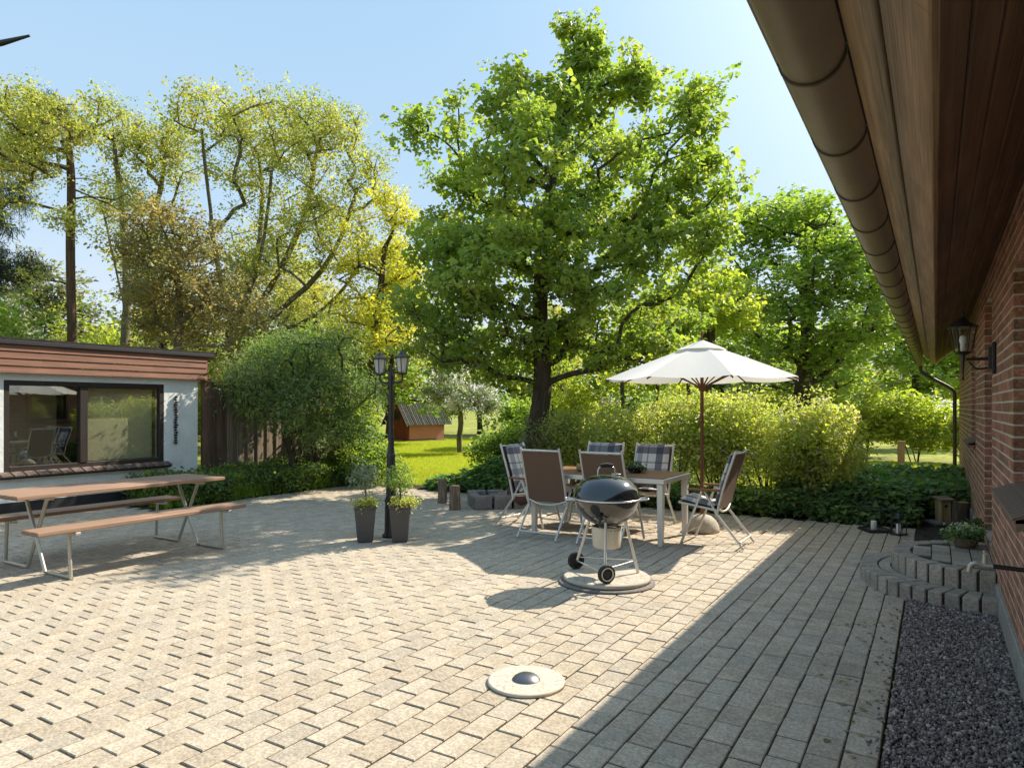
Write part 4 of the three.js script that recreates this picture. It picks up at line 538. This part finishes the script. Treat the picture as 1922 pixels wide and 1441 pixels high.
/* ---------- red hut, stump, fire pit ---------- */
{
  const h = thing('garden_hut', 'small red wooden play hut with grey corrugated roof on the lawn', 'hut', [-19.57, -22.62], YAW + .75);
  // local x along the ridge, gable on -x
  const L = 1.85, Wd = .85, e0 = .78, rg = 1.85;
  const gab = x => { const l = []; const n = 9; for (let i = 0; i < n; i++) { const z0 = -Wd + i * 2 * Wd / n, z1 = z0 + 2 * Wd / n - .012, y = z => e0 + (rg - e0) * (1 - Math.abs(z) / Wd); l.push([z0, z1, y(z0), y(z1)]); } return l.map(([z0, z1, a, b]) => tri([[[x, .12, z0], [x, .12, z1], [x, b, z1]], [[x, .12, z0], [x, b, z1], [x, a, z0]], [[x - .02, .12, z0], [x - .02, b, z1], [x - .02, .12, z1]], [[x - .02, .12, z0], [x - .02, a, z0], [x - .02, b, z1]], [[x, .12, z1], [x - .02, .12, z1], [x - .02, b, z1]], [[x, .12, z1], [x - .02, b, z1], [x, b, z1]]])); };
  for (const x of [0, L]) for (const g of gab(x)) part(h, 'wall_board', muv(g, 'y'), M.redHut);
  for (const s of [-1, 1]) part(h, 'wall', B(L - .04, e0 - .12, .03, L / 2, (e0 + .12) / 2, s * (Wd - .02)), s > 0 ? M.pinkHut : M.redHut);
  part(h, 'base', B(L + .2, .12, 2 * Wd + .1, L / 2 - .05, .03, 0), M.stone);
  const sl = Math.atan2(rg - e0, Wd), len = Math.hypot(rg - e0, Wd) + .22;
  for (const s of [-1, 1]) for (let i = 0; i < 6; i++) { const g = new THREE.PlaneGeometry(.40, len, 16, 1), p = g.attributes.position; for (let k = 0; k < p.count; k++) p.setZ(k, .014 * Math.cos(p.getX(k) / .40 * 6 * 6.283)); const g2 = g.clone(); g2.scale(1, 1, 1); g2.translate(0, 0, -.008); const q = muv(mergeGeometries([g, g2])); q.rotateX(-Math.PI / 2); q.computeVertexNormals(); q.rotateX(s * sl); part(h, 'roof_sheet', at(q, -.16 + i * .385 + .19, (rg + e0) / 2 - .02 + .05 + (i % 2) * .006, s * (Wd / 2 + .06)), M.hutRoof); }
  part(h, 'ridge_cap', B(2.4, .04, .14, L / 2, rg + .07, 0), M.hutRoof);
  for (const s of [-1, 1]) { const g = B(.03, .09, len, 0, 0, 0); g.rotateX(s * sl); part(h, 'barge_board', at(g, -.19, (rg + e0) / 2 - .04, s * (Wd / 2 + .06)), M.frameDark); }
  const w = part(h, 'window', merge([B(.03, .36, .04, -.03, 1.12, -.17), B(.03, .36, .04, -.03, 1.12, .17), B(.03, .04, .30, -.03, 1.28, 0), B(.03, .04, .30, -.03, .96, 0)]), M.frameDark); part(w, 'pane', B(.01, .28, .30, -.026, 1.12, 0), M.black);
}
{
  const s1 = thing('log_stump', 'pale upright log standing at the paving edge', 'log', [-6.55, -8.62]); part(s1, 'log_side', limb([[0, 0, 0], [.005, .2, 0], [0, .375, 0]], [.075, .072, .07], 14), M.log); part(s1, 'log_end', at(lathe([[.068, .0], [0, .004]], 16), 0, .376, 0), M.logEnd);
  const s2 = thing('log_stump', 'grey upright log standing against the fire pit', 'log', [-5.97, -8.16]); part(s2, 'log_side', limb([[0, 0, 0], [.005, .2, .01], [0, .35, .01]], [.088, .08, .078], 14), M.log); part(s2, 'log_end', at(lathe([[.076, 0], [0, .004]], 16), 0, .351, .01), M.logEnd);
  const fp = thing('fire_pit', 'low square fire pit of rough stone blocks', 'fire pit', [-5.65, -8.85], YAW + .18); const r = rng(15);
  for (const [dx, dz, turn] of [[0, .33, 0], [0, -.33, 0], [.38, 0, 1], [-.38, 0, 1]]) for (let k = -1; k <= 1; k++) { const g = B(.25 + .02 * r(), .19 + .03 * r(), .13, 0, 0, 0, { b: .012 }); if (turn) g.rotateY(Math.PI / 2); part(fp, 'stone_block', at(g, dx + (turn ? 0 : k * .29), .1, dz + (turn ? k * .2 : 0)), M.stone); }
  part(fp, 'ash_bed', B(.66, .04, .56, 0, .05, 0), M.soil);
  for (let k = 0; k < 3; k++) part(fp, 'firewood', limb([[-.2 + k * .12, .1 + k * .03, -.2], [.05 + k * .08, .16 + k * .03, .2]], .035, 8), M.log);
  const pt = thing('clay_pot', 'dark brown round pot standing behind the plaid end chair', 'pot', [-5.28, -8.85]); part(pt, 'pot_body', lathe([[0, 0], [.12, 0], [.19, .12], [.2, .24], [.15, .34], [.16, .37], [.13, .37], [.12, .3], [0, .28]], 22), std(C(.10, .045, .03), { roughness: .5 }));
}
/* ---------- dining set ---------- */
{
  const d = thing('dining_table', 'wooden slatted dining table with pale metal legs', 'table', [-3.28, -7.55]);
  for (let i = 0; i < 8; i++) part(d, 'table_slat', B(1.60, .022, .102, 0, .722, -.385 + i * .11, { b: .003 }), M.tableWood);
  part(d, 'frame', merge([B(1.66, .05, .03, 0, .70, .455), B(1.66, .05, .03, 0, .70, -.455), B(.03, .05, .88, .815, .70, 0), B(.03, .05, .88, -.815, .70, 0)]), M.alu);
  for (const sx of [-1, 1]) for (const sz of [-1, 1]) { const g = cbox(.075, .675, .075, .008), p = g.attributes.position; for (let i = 0; i < p.count; i++) { const f = .72 + .28 * (p.getY(i) + .3375) / .675; p.setX(i, p.getX(i) * f); p.setZ(i, p.getZ(i) * f); } g.computeVertexNormals(); part(d, 'leg', at(muv(g, 'y'), sx * .775, .3375, sz * .415), M.alu); }
}
function chair() {
  const c = thing('garden_chair', 'x', 'chair', [0, 0], 0, 'folding armchairs round the dining table');
  const w = .275;
  for (const s of [-1, 1]) { part(c, 'leg', limb([[s * w, .012, .33], [s * w, .60, .10]], .0135, 10), M.alu); part(c, 'leg', limb([[s * (w - .03), .60, .08], [s * (w - .03), .36, -.05], [s * (w - .03), .012, -.33]], .0135, 10), M.alu); part(c, 'armrest', merge([B(.05, .024, .34, s * w, .615, .08, { b: .008 })]), M.armWood); }
  part(c, 'stretcher', merge([limb([[-w + .03, .08, -.29], [w - .03, .08, -.29]], .011, 8), limb([[-w, .14, .283], [w, .14, .283]], .009, 8)]), M.alu);
  const prof = [[-.05, .34], [-.085, .50], [-.14, .70], [-.20, .88], [-.25, 1.03]], back = [], ww = .235;
  part(c, 'back_frame', merge([-1, 1].map(s => limb(curve(prof.map(([z, y]) => [s * (ww + .012), y, z]), 12), .014, 9)).concat([limb([[-ww, 1.0, -.24], [ww, 1.0, -.24]], .012, 8), limb(curve([[-ww - .01, .42, -.07], [-.1, .375, -.075], [.1, .375, -.075], [ww + .01, .42, -.07]], 12), .011, 8)])), M.alu);
  const band = (pr, th) => { const q = []; for (let i = 0; i < pr.length - 1; i++) { const [z0, y0] = pr[i], [z1, y1] = pr[i + 1], l = Math.hypot(z1 - z0, y1 - y0), nz = -(y1 - y0) / l * th, ny = (z1 - z0) / l * th; for (const o of [0, 1]) { const a = [-ww, y0 + ny * o, z0 + nz * o], b = [ww, y0 + ny * o, z0 + nz * o], e = [ww, y1 + ny * o, z1 + nz * o], f = [-ww, y1 + ny * o, z1 + nz * o]; q.push(o ? [a, e, b] : [a, b, e], o ? [a, f, e] : [a, e, f]); } } return muv(tri(q), 'x'); };
  part(c, 'backrest', band([[-.065, .40], [-.10, .54], [-.15, .72], [-.20, .87], [-.238, .985]], .005), M.textile);
  part(c, 'seat', merge([band([[-.05, .40], [.1, .41], [.25, .435], [.355, .46]], .005)]), M.textile);
  part(c, 'seat_frame', merge([-1, 1].map(s => limb([[s * (ww + .012), .40, -.06], [s * (ww + .012), .462, .36]], .012, 8)).concat([limb([[-ww, .462, .36], [ww, .462, .36]], .012, 8)])), M.alu);
  return c;
}
function cushion(label) {
  const o = thing('chair_cushion', label, 'cushion', [0, 0], 0, 'plaid cushions on the chairs');
  const pad = (pr, th) => { const n = pr.length, m = 10, wd = .22, pos = [], f = []; const P = (i, j, side) => { const [z, y] = pr[i], a = pr[Math.max(0, i - 1)], b = pr[Math.min(n - 1, i + 1)], l = Math.hypot(b[0] - a[0], b[1] - a[1]), nz = (b[1] - a[1]) / l, ny = -(b[0] - a[0]) / l, u = j / m * 2 - 1, ed = Math.pow(Math.max(0, 1 - Math.pow(Math.abs(u), 6)), .5) * Math.pow(Math.max(0, 1 - Math.pow(Math.abs(i / (n - 1) * 2 - 1), 8)), .5), q = side * th * ed, wf = wd * (1 - .10 * Math.pow(Math.abs(i / (n - 1) * 2 - 1), 8)); return [u * wf, y + ny * q, z + nz * q]; }; for (const s of [1, -1]) for (let i = 0; i < n - 1; i++) for (let j = 0; j < m; j++) { const a = P(i, j, s), b = P(i, j + 1, s), e = P(i + 1, j + 1, s), g = P(i + 1, j, s); f.push(s > 0 ? [a, b, e] : [a, e, b], s > 0 ? [a, e, g] : [a, g, e]); } return muv(tri(f), 'x'); };
  const lerp = (pr, k) => { const c = new THREE.CatmullRomCurve3(pr.map(([z, y]) => V(0, y, z))).getPoints(k); return c.map(p => [p.z, p.y]); };
  part(o, 'back_pad', pad(lerp([[-.03, .44], [-.06, .56], [-.108, .73], [-.158, .88], [-.20, 1.02]], 12), .032), M.plaid);
  part(o, 'seat_pad', pad(lerp([[.36, .505], [.25, .48], [.1, .452], [-.02, .445]], 10), .030), M.plaid); return o;
}
{
  const seats = [[-3.83, -7.10, Math.PI, 'brown mesh folding armchair, back to the grill, next to the end chair'], [-3.08, -7.10, Math.PI, 'brown mesh folding armchair right behind the kettle grill'], [-3.76, -8.33, 0.03, 'folding armchair across the table, partly hidden behind a brown chair back'], [-3.10, -8.35, -.03, 'folding armchair across the table, next to the parasol pole'], [-2.03, -7.63, -Math.PI / 2, 'folding armchair standing clear at the parasol end of the table'], [-4.43, -7.62, Math.PI / 2 - .08, 'folding armchair at the table end beside the fire pit']];
  const c0 = chair(); seats.forEach(([x, z, a, l], i) => { if (!i) { c0.position.set(x, 0, z); c0.rotation.y = a; c0.userData.label = l; } else copy(c0, x, z, a, l); });
  const cl = ['plaid cushion on the chair hidden behind a brown chair back', 'plaid cushion on the chair across the table beside the pole', 'plaid cushion on the armchair under the parasol end', 'plaid cushion on the end chair beside the fire pit'];
  const k0 = cushion('x'); seats.slice(2).forEach(([x, z, a], i) => { if (!i) { k0.position.set(x, 0, z); k0.rotation.y = a; k0.userData.label = cl[0]; } else copy(k0, x, z, a, cl[i]); });
}
{ // things on the table
  const b = thing('serving_bowl', 'dark bowl of green leaves on the dining table', 'bowl', [-2.98, -7.62], 0, null, .733); part(b, 'bowl_body', lathe([[0, 0], [.06, 0], [.10, .04], [.115, .06], [.108, .06], [.09, .035], [0, .02]], 24), M.darkMetal);
  const r = rng(44), it = []; for (let i = 0; i < 14; i++) it.push({ m: mat4(gauss(r) * .05, .05 + .02 * r(), gauss(r) * .05, r(), r() * 6, r(), .6, .6, .6), c: pick(PAL.dark, r) }); crownOf(b, 'leaves', SP.small, M.leaf, it);
  const t = thing('bread_basket', 'pale yellow round basket on the dining table', 'basket', [-3.52, -7.5], 0, null, .733); part(t, 'basket_body', lathe([[0, 0], [.13, 0], [.15, .03], [.148, .075], [.135, .085], [.13, .07], [0, .06]], 24), std(C(.62, .46, .20), { map: T.weave }));
  const c = thing('pillar_candle', 'slim white candle standing on the dining table', 'candle', [-3.36, -7.65], 0, null, .733); part(c, 'wax', lathe([[0, 0], [.025, 0], [.025, .19], [.02, .195], [0, .19]], 16), M.candle); part(c, 'wick', limb([[0, .19, 0], [.002, .205, 0]], .0015, 5), M.black);
  const g = thing('drinking_glass', 'clear stemmed glass on the dining table between the brown chairs', 'glass', [-3.55, -7.72], 0, null, .733); part(g, 'glass_bowl', lathe([[.032, 0], [.03, .003], [.005, .006], [.004, .07], [.03, .10], [.038, .14], [.034, .18]], 20), M.clearGlass);
}
{ // parasol
  const p = thing('parasol', 'cream octagonal parasol on a wooden pole', 'parasol', [-2.4, -8.3], YAW);
  const R = 1.16, ye = 1.83, yt = 2.27, n = 8, off = -Math.PI / 2; // first rib 15 degrees from straight towards the courtyard
  const rib = (k, f) => { const a = off + k * 2 * Math.PI / n; return V(R * f * Math.cos(a + Math.PI), yt - (yt - ye) * (f * .93 + .07 * f * f), -R * f * Math.sin(a)); };
  for (let k = 0; k < n; k++) {
    const f = [], m = 8, q = 6, P = (i, j) => { const s = i / m, u = j / q, a = rib(k, .10 + .90 * s), b = rib(k + 1, .10 + .90 * s), v = a.lerp(b, u); v.y -= .045 * Math.sin(u * Math.PI) * s * (1 - .4 * s); if (i === m) v.multiplyScalar(1); return v.toArray(); };
    for (let i = 0; i < m; i++) for (let j = 0; j < q; j++) f.push([P(i, j), P(i, j + 1), P(i + 1, j + 1)], [P(i, j), P(i + 1, j + 1), P(i + 1, j)]);
    const g = mergeVerts(tri(f)); part(p, 'canopy_panel', g, M.canvas);
    const e = rib(k, 1), c0 = rib(k, .04); part(p, 'rib', limb([c0.clone().add(V(0, -.03, 0)), e.clone().add(V(0, -.025, 0))], .010, 6), M.poleWood);
    const mid = rib(k, .52); part(p, 'strut', limb([[0, 1.72, 0], mid.add(V(0, -.035, 0)).toArray()].map(v => V(...v)), .009, 6), M.poleWood);
  }
  { const f = []; for (let k = 0; k < n; k++) { const a = rib(k, .26).add(V(0, .022, 0)), b = rib(k + 1, .26).add(V(0, .022, 0)); f.push([[0, yt + .035, 0], a.toArray(), b.toArray()]); } part(p, 'canopy_cap', muv(tri(f)), M.canvas); }
  part(p, 'pole', limb([[0, .1, 0], [0, yt, 0]], .021, 14), M.poleWood);
  part(p, 'runner', lathe([[.022, 1.69], [.04, 1.69], [.04, 1.75], [.022, 1.75]], 14), M.poleWood);
  part(p, 'finial', lathe([[0, 2.42], [.012, 2.40], [.02, 2.37], [.012, 2.34], [.018, 2.30], [0, 2.29]].reverse(), 12), M.poleWood);
  part(p, 'base', lathe([[0, .21], [.03, .21], [.05, .205], [.11, .185], [.16, .14], [.195, .08], [.205, .03], [.205, 0], [0, 0]].reverse(), 36), M.concrete);
}
function mergeVerts(g) { // shared normals inside one panel
  const p = g.attributes.position, n = g.attributes.normal, acc = {}; for (let i = 0; i < p.count; i++) { const k = [p.getX(i), p.getY(i), p.getZ(i)].map(v => v.toFixed(4)).join(); (acc[k] = acc[k] || V()).add(V(n.getX(i), n.getY(i), n.getZ(i))); }
  g = muv(g); const q = g.attributes.normal; for (let i = 0; i < p.count; i++) { const v = acc[[p.getX(i), p.getY(i), p.getZ(i)].map(v => v.toFixed(4)).join()].clone().normalize(); q.setXYZ(i, v.x, v.y, v.z); } return g;
}
/* ---------- grill ---------- */
{
  const GX = -2.405, GT = 5.48;
  const pl = thing('concrete_disc', 'round concrete slab under the kettle grill', 'slab', [GX, -GT]); part(pl, 'slab_ring', lathe([[0, .022], [.40, .022], [.41, .012], [.41, 0], [0, 0]].reverse(), 56), M.stone); part(pl, 'slab_top', lathe([[0, .062], [.355, .062], [.37, .05], [.37, .02], [0, .02]].reverse(), 56), M.concrete);
  const g = thing('kettle_grill', 'glossy black kettle grill on three legs with two wheels', 'grill', [GX, -GT], YAW, null, .062);
  const S = a => a.map(p => p);
  part(g, 'bowl', lathe([[0, .43], [.09, .432], [.16, .46], [.215, .51], [.255, .57], [.275, .635], [.278, .655], [.268, .655], [.24, .57], [0, .45]].slice(0), 64), M.enamel);
  const lid = part(g, 'lid', lathe([[.284, .655], [.288, .662], [.286, .675], [.279, .70], [.255, .755], [.205, .805], [.14, .838], [.07, .853], [0, .857]], 64), M.enamel);
  part(lid, 'lid_rim', lathe([[.283, .648], [.291, .650], [.293, .658], [.288, .664], [.28, .66]], 64), M.chrome);
  part(lid, 'lid_handle', merge([limb(curve([[-.075, .85, 0], [-.07, .90, 0], [-.045, .925, 0], [.045, .925, 0], [.07, .90, 0], [.075, .85, 0]], 18), .0075, 8)]), M.chrome); part(lid, 'handle_grip', limb([[-.055, .932, 0], [0, .938, 0], [.055, .932, 0]], [.017, .02, .017], 12), M.rubber);
  part(lid, 'lid_vent', at(lathe([[.04, 0], [.042, .006], [.015, .01], [0, .01]], 20), .09, .852, -.06), M.chrome);
  part(g, 'side_handle', merge([-1, 1].map(s => limb(curve([[s * .278, .645, .05], [s * .345, .65, .05], [s * .355, .65, 0], [s * .345, .65, -.05], [s * .278, .645, -.05]], 14), .008, 8))), M.chrome);
  part(g, 'ash_catcher', lathe([[0, .235], [.10, .235], [.118, .245], [.122, .30], [.128, .385], [.13, .415], [.118, .418], [.115, .40], [0, .39]], 36), M.cream);
  for (let i = 0; i < 22; i++) { const a = i / 22 * 6.283; if (i % 11 < 7) part(g, 'vent_hole', at(B(.010, .008, .004, 0, 0, 0).rotateY(-a + Math.PI / 2), .1285 * Math.cos(a), .395, .1285 * Math.sin(a)), M.black); }
  const feet = [[-.233, -.19, 1], [-.05, .27, 1], [.28, -.06, 0]];
  for (const [x, z, wheel] of feet) { const l = Math.hypot(x, z), tx = x / l * .165, tz = z / l * .165; part(g, 'leg', limb([[tx, .475, tz], [x, wheel ? .085 : .004, z]], .0125, 12), M.alu); }
  const ang = Math.atan2(feet[1][0] - feet[0][0], feet[1][1] - feet[0][1]);
  part(g, 'axle', limb([[feet[0][0], .075, feet[0][1]], [feet[1][0], .075, feet[1][1]]], .006, 8), M.alu);
  for (const k of [0, 1]) { const s = k ? 1 : -1, w = new THREE.Group(); w.name = 'wheel'; w.position.set(feet[k][0] + Math.sin(ang) * s * .025, .075, feet[k][1] + Math.cos(ang) * s * .025); w.rotation.y = ang + (s < 0 ? Math.PI : 0); g.add(w);
    const tyre = lathe([[.045, -.018], [.07, -.02], [.076, -.012], [.076, .012], [.07, .02], [.045, .018]], 32); tyre.rotateX(Math.PI / 2); part(w, 'tyre', tyre, M.rubber);
    const hub = lathe([[0, -.012], [.046, -.012], [.046, .008], [.03, .014], [0, .016]], 32); hub.rotateX(Math.PI / 2); part(w, 'hub', hub, M.rubber);
    const rg = lathe([[.046, .014], [.047, .0205], [.056, .0215], [.058, .014]], 32); rg.rotateX(Math.PI / 2); part(w, 'hub_ring', rg, M.cream); }
  part(g, 'bottom_shelf', merge([limb([[feet[0][0], .11, feet[0][1]], [feet[2][0] * .93, .11, feet[2][1]]], .004, 6), limb([[feet[1][0], .11, feet[1][1]], [feet[2][0] * .93, .11, feet[2][1]]], .004, 6)]), M.alu);
  part(g, 'ash_lever', merge([limb([[-.08, .44, .10], [-.09, .45, .20], [-.085, .50, .245]], .007, 8), at(new THREE.SphereGeometry(.02, 12, 8).toNonIndexed(), -.085, .52, .25)]), M.rubber);
}
{ const c = thing('well_cover', 'round white concrete cover with a dark metal dome, set in the paving', 'cover', [-1.9, -3.25]); part(c, 'cover_disc', lathe([[0, .02], [.20, .02], [.21, .014], [.212, 0], [0, 0]].reverse(), 64), M.coverWhite); part(c, 'cover_dome', lathe([[0, .052], [.02, .051], [.045, .045], [.066, .033], [.076, .021], [.078, .019], [0, .019]].reverse(), 40), M.dome); }
/* ---------- planters ---------- */
function planter(label, x, t, turn, seed, crown) {
  const p = thing('potted_tree', label, 'potted plant', [x, -t], turn, 'potted standards by the lamp post'), r = rng(seed);
  const g = cbox(.235, .38, .235, .012), q = g.attributes.position; for (let i = 0; i < q.count; i++) { const f = .70 + .30 * (q.getY(i) + .19) / .38; q.setX(i, q.getX(i) * f); q.setZ(i, q.getZ(i) * f); } g.computeVertexNormals();
  part(p, 'pot', at(muv(g, 'y'), 0, .19, 0), M.potGrey); part(p, 'pot_rim', merge([B(.246, .02, .014, 0, .385, .116), B(.246, .02, .014, 0, .385, -.116), B(.014, .02, .218, .116, .385, 0), B(.014, .02, .218, -.116, .385, 0)]), M.potGrey);
  part(p, 'soil', B(.218, .01, .218, 0, .383, 0), M.soil);
  part(p, 'stem', limb(curve([[0, .38, 0], [.008, .52, 0], [-.006, .64, .005], [0, .70, 0]], 8), .010, 7), M.barkGrey);
  const it = []; for (let i = 0; i < crown.n; i++) { const a = r() * 6.28, z = r() * 2 - 1, s = Math.sqrt(1 - z * z), k = crown.r * Math.cbrt(r()); it.push({ m: mat4(k * s * Math.cos(a), crown.y + k * z * crown.tall, k * s * Math.sin(a), gauss(r), r() * 6, gauss(r), .55, .55, .55), c: pick(crown.pal, r) }); }
  crownOf(p, 'crown', crown.geo, M.leaf, it);
  const un = []; for (let i = 0; i < 46; i++) un.push({ m: mat4(gauss(r) * .12 + (crown.side || 0) * r() * .12, .39 + .05 * r(), gauss(r) * .12, gauss(r), r() * 6, gauss(r), .5, .5, .5), c: pick(PAL.spirea, r) }); crownOf(p, 'underplanting', SP.small, M.leaf, un);
}
planter('grey square planter with a small grey-leaved standard tree', -5.42, 5.72, .75, 61, { n: 40, r: .12, y: .73, tall: 1.2, pal: [[.30, .33, .26], [.20, .25, .15], [.12, .18, .07]], geo: SP.olive });
planter('grey square planter with a bushy green standard and trailing flowers', -5.10, 5.93, .75, 62, { n: 62, r: .14, y: .69, tall: 1.2, pal: [...PAL.green, [.25, .32, .12]], geo: SP.small, side: 1 });
/* ---------- things near the wall ---------- */
{
  const l = thing('candle_lantern', 'large wire-framed lantern with a white pillar candle at the paving edge', 'lantern', [-.62, -9.42], YAW); const w = .13, bars = [];
  for (const x of [-1, 1]) for (const z of [-1, 1]) bars.push(limb([[x * w, .02, z * w], [x * w, .27, z * w], [x * .04, .36, z * .04]], .006, 6)); for (const y of [.03, .27]) for (const s of [-1, 1]) bars.push(limb([[-w, y, s * w], [w, y, s * w]], .006, 6), limb([[s * w, y, -w], [s * w, y, w]], .006, 6)); bars.push(limb(curve([[-.03, .36, 0], [0, .41, 0], [.03, .36, 0]], 8), .005, 6));
  part(l, 'frame', merge(bars), M.post); part(l, 'base_plate', B(.30, .02, .30, 0, .012, 0), M.post); part(l, 'candle', at(lathe([[0, 0], [.038, 0], [.038, .10], [.03, .105], [0, .10]], 18), -.04, .022, .03), M.candle);
  const s = thing('candle_lantern', 'small black lantern with white candles beside the wire lantern', 'lantern', [-.37, -9.28], YAW + .3); const v = .055; const b2 = []; for (const x of [-1, 1]) for (const z of [-1, 1]) b2.push(B(.012, .17, .012, x * v, .105, z * v)); b2.push(B(.14, .02, .14, 0, .01, 0), B(.13, .015, .13, 0, .195, 0)); part(s, 'frame', merge(b2), M.post); part(s, 'lantern_top', lathe([[.075, .2], [.05, .235], [.02, .25], [.02, .27], [0, .27]], 4), M.post); part(s, 'candle', at(lathe([[0, 0], [.026, 0], [.026, .11], [0, .11]], 16), 0, .02, 0), M.candle);
  const bh = thing('nest_box', 'pale wooden nest box with a round hole standing on a flat stone', 'nest box', [.08, -10.45], YAW); part(bh, 'box_body', B(.13, .27, .13, 0, .175, 0), std(C(.50, .40, .20), { map: T.wood })); part(bh, 'box_roof', B(.19, .025, .19, 0, .325, .01, { r: [.12, 0, 0] }), M.log); part(bh, 'entrance_hole', at(lathe([[0, 0], [.02, 0], [.02, .004], [0, .004]], 16).rotateX(Math.PI / 2), 0, .235, .064), M.black); part(bh, 'flat_stone', B(.36, .05, .26, 0, .015, 0, { b: .015 }), M.stone);
  const st = thing('log_stump', 'dark tree stump beside the nest box against the brick wall', 'log', [.26, -10.1]); part(st, 'log_side', limb([[0, 0, 0], [0, .2, 0], [.01, .33, 0]], [.10, .088, .085], 14), M.bark); part(st, 'log_end', at(lathe([[.083, 0], [0, .004]], 16), .01, .331, 0), M.logEnd);
  const fp = thing('flower_bowl', 'low bowl of pale yellow flowers on the round step', 'flower pot', [.22, -7.28], 0, null, .262); part(fp, 'bowl', lathe([[0, 0], [.07, 0], [.10, .05], [.115, .09], [.105, .09], [.09, .06], [0, .06]], 24), M.log); const r = rng(71), a = [], b = []; for (let i = 0; i < 50; i++) a.push({ m: mat4(gauss(r) * .09, .09 + .05 * r(), gauss(r) * .09, gauss(r), r() * 6, gauss(r), .5, .5, .5), c: pick(PAL.ivy, r) }); for (let i = 0; i < 16; i++) b.push({ m: mat4(gauss(r) * .09, .14 + .04 * r(), gauss(r) * .09, gauss(r) * .4, r() * 6, gauss(r) * .4, .42, .42, .42), c: pick([[.75, .70, .30], [.8, .78, .5]], r) }); crownOf(fp, 'leaves', SP.small, M.leaf, a); crownOf(fp, 'blossom', SP.flower, M.leaf, b);
  const dk = bush('wall_plant', 'dark leafy plant against the brick wall beside the step', [.30, 8.1], { seed: 72, w: .28, h: .34, d: .5, n: 110, geo: SP.ivy, pal: PAL.dark, stems: 5, scale: .8 });
  solo('garden_post', merge([B(.16, .62, .13, -.75, .28, -20.2, { b: .012 }), B(.18, .03, .15, -.75, .605, -20.2, { b: .006 })]), M.logEnd, 'pale wooden post in front of the sunlit hedge', 'post');
}
/* ---------- far things ---------- */
{
  const f = thing('far_house', 'brown neighbouring house with a steep roof glimpsed behind the trees', 'house', [-12.6, -46], YAW);
  part(f, 'wall', B(7, 2.4, 5, 3.8, 1.2, 0, { b: .01 }), M.fence); for (const s of [-1, 1]) part(f, 'roof', B(4.6, .12, 5.6, 3.8 + s * 1.85, 3.35, 0, { r: [0, 0, -s * .62], b: .01 }), M.roofTile);
  part(f, 'gable', muv(tri([[[.4, 2.4, 2.5], [7.2, 2.4, 2.5], [3.8, 4.7, 2.5]], [[.4, 2.4, 2.44], [3.8, 4.7, 2.44], [7.2, 2.4, 2.44]]])), M.fence);
  const w = part(f, 'window', merge([B(1.2, .06, .06, 2.4, 1.9, 2.54), B(1.2, .06, .06, 2.4, .9, 2.54), B(.06, .94, .06, 1.83, 1.4, 2.54), B(.06, .94, .06, 2.97, 1.4, 2.54)]), M.white); part(w, 'pane', B(1.08, .94, .02, 2.4, 1.4, 2.52), M.black);
}
{
  const s = thing('street_lamp', 'slim dark street lamp head reaching over the outbuilding roof', 'street lamp', [-15.02, -4.89]);
  part(s, 'post', limb([[0, 0, 0], [0, 7.5, 0]], [.07, .045], 12), M.darkMetal);
  part(s, 'arm', limb(curve([[0, 7.4, 0], [.25, 7.6, -.2], [.9, 7.72, -.55]], 10), .03, 8), M.darkMetal);
  part(s, 'lamp_head', limb([[.85, 7.71, -.52], [1.2, 7.80, -.72], [1.62, 7.93, -.98]], [.03, .05, .02], 10), M.darkMetal);
}
renderer.render(scene, camera);
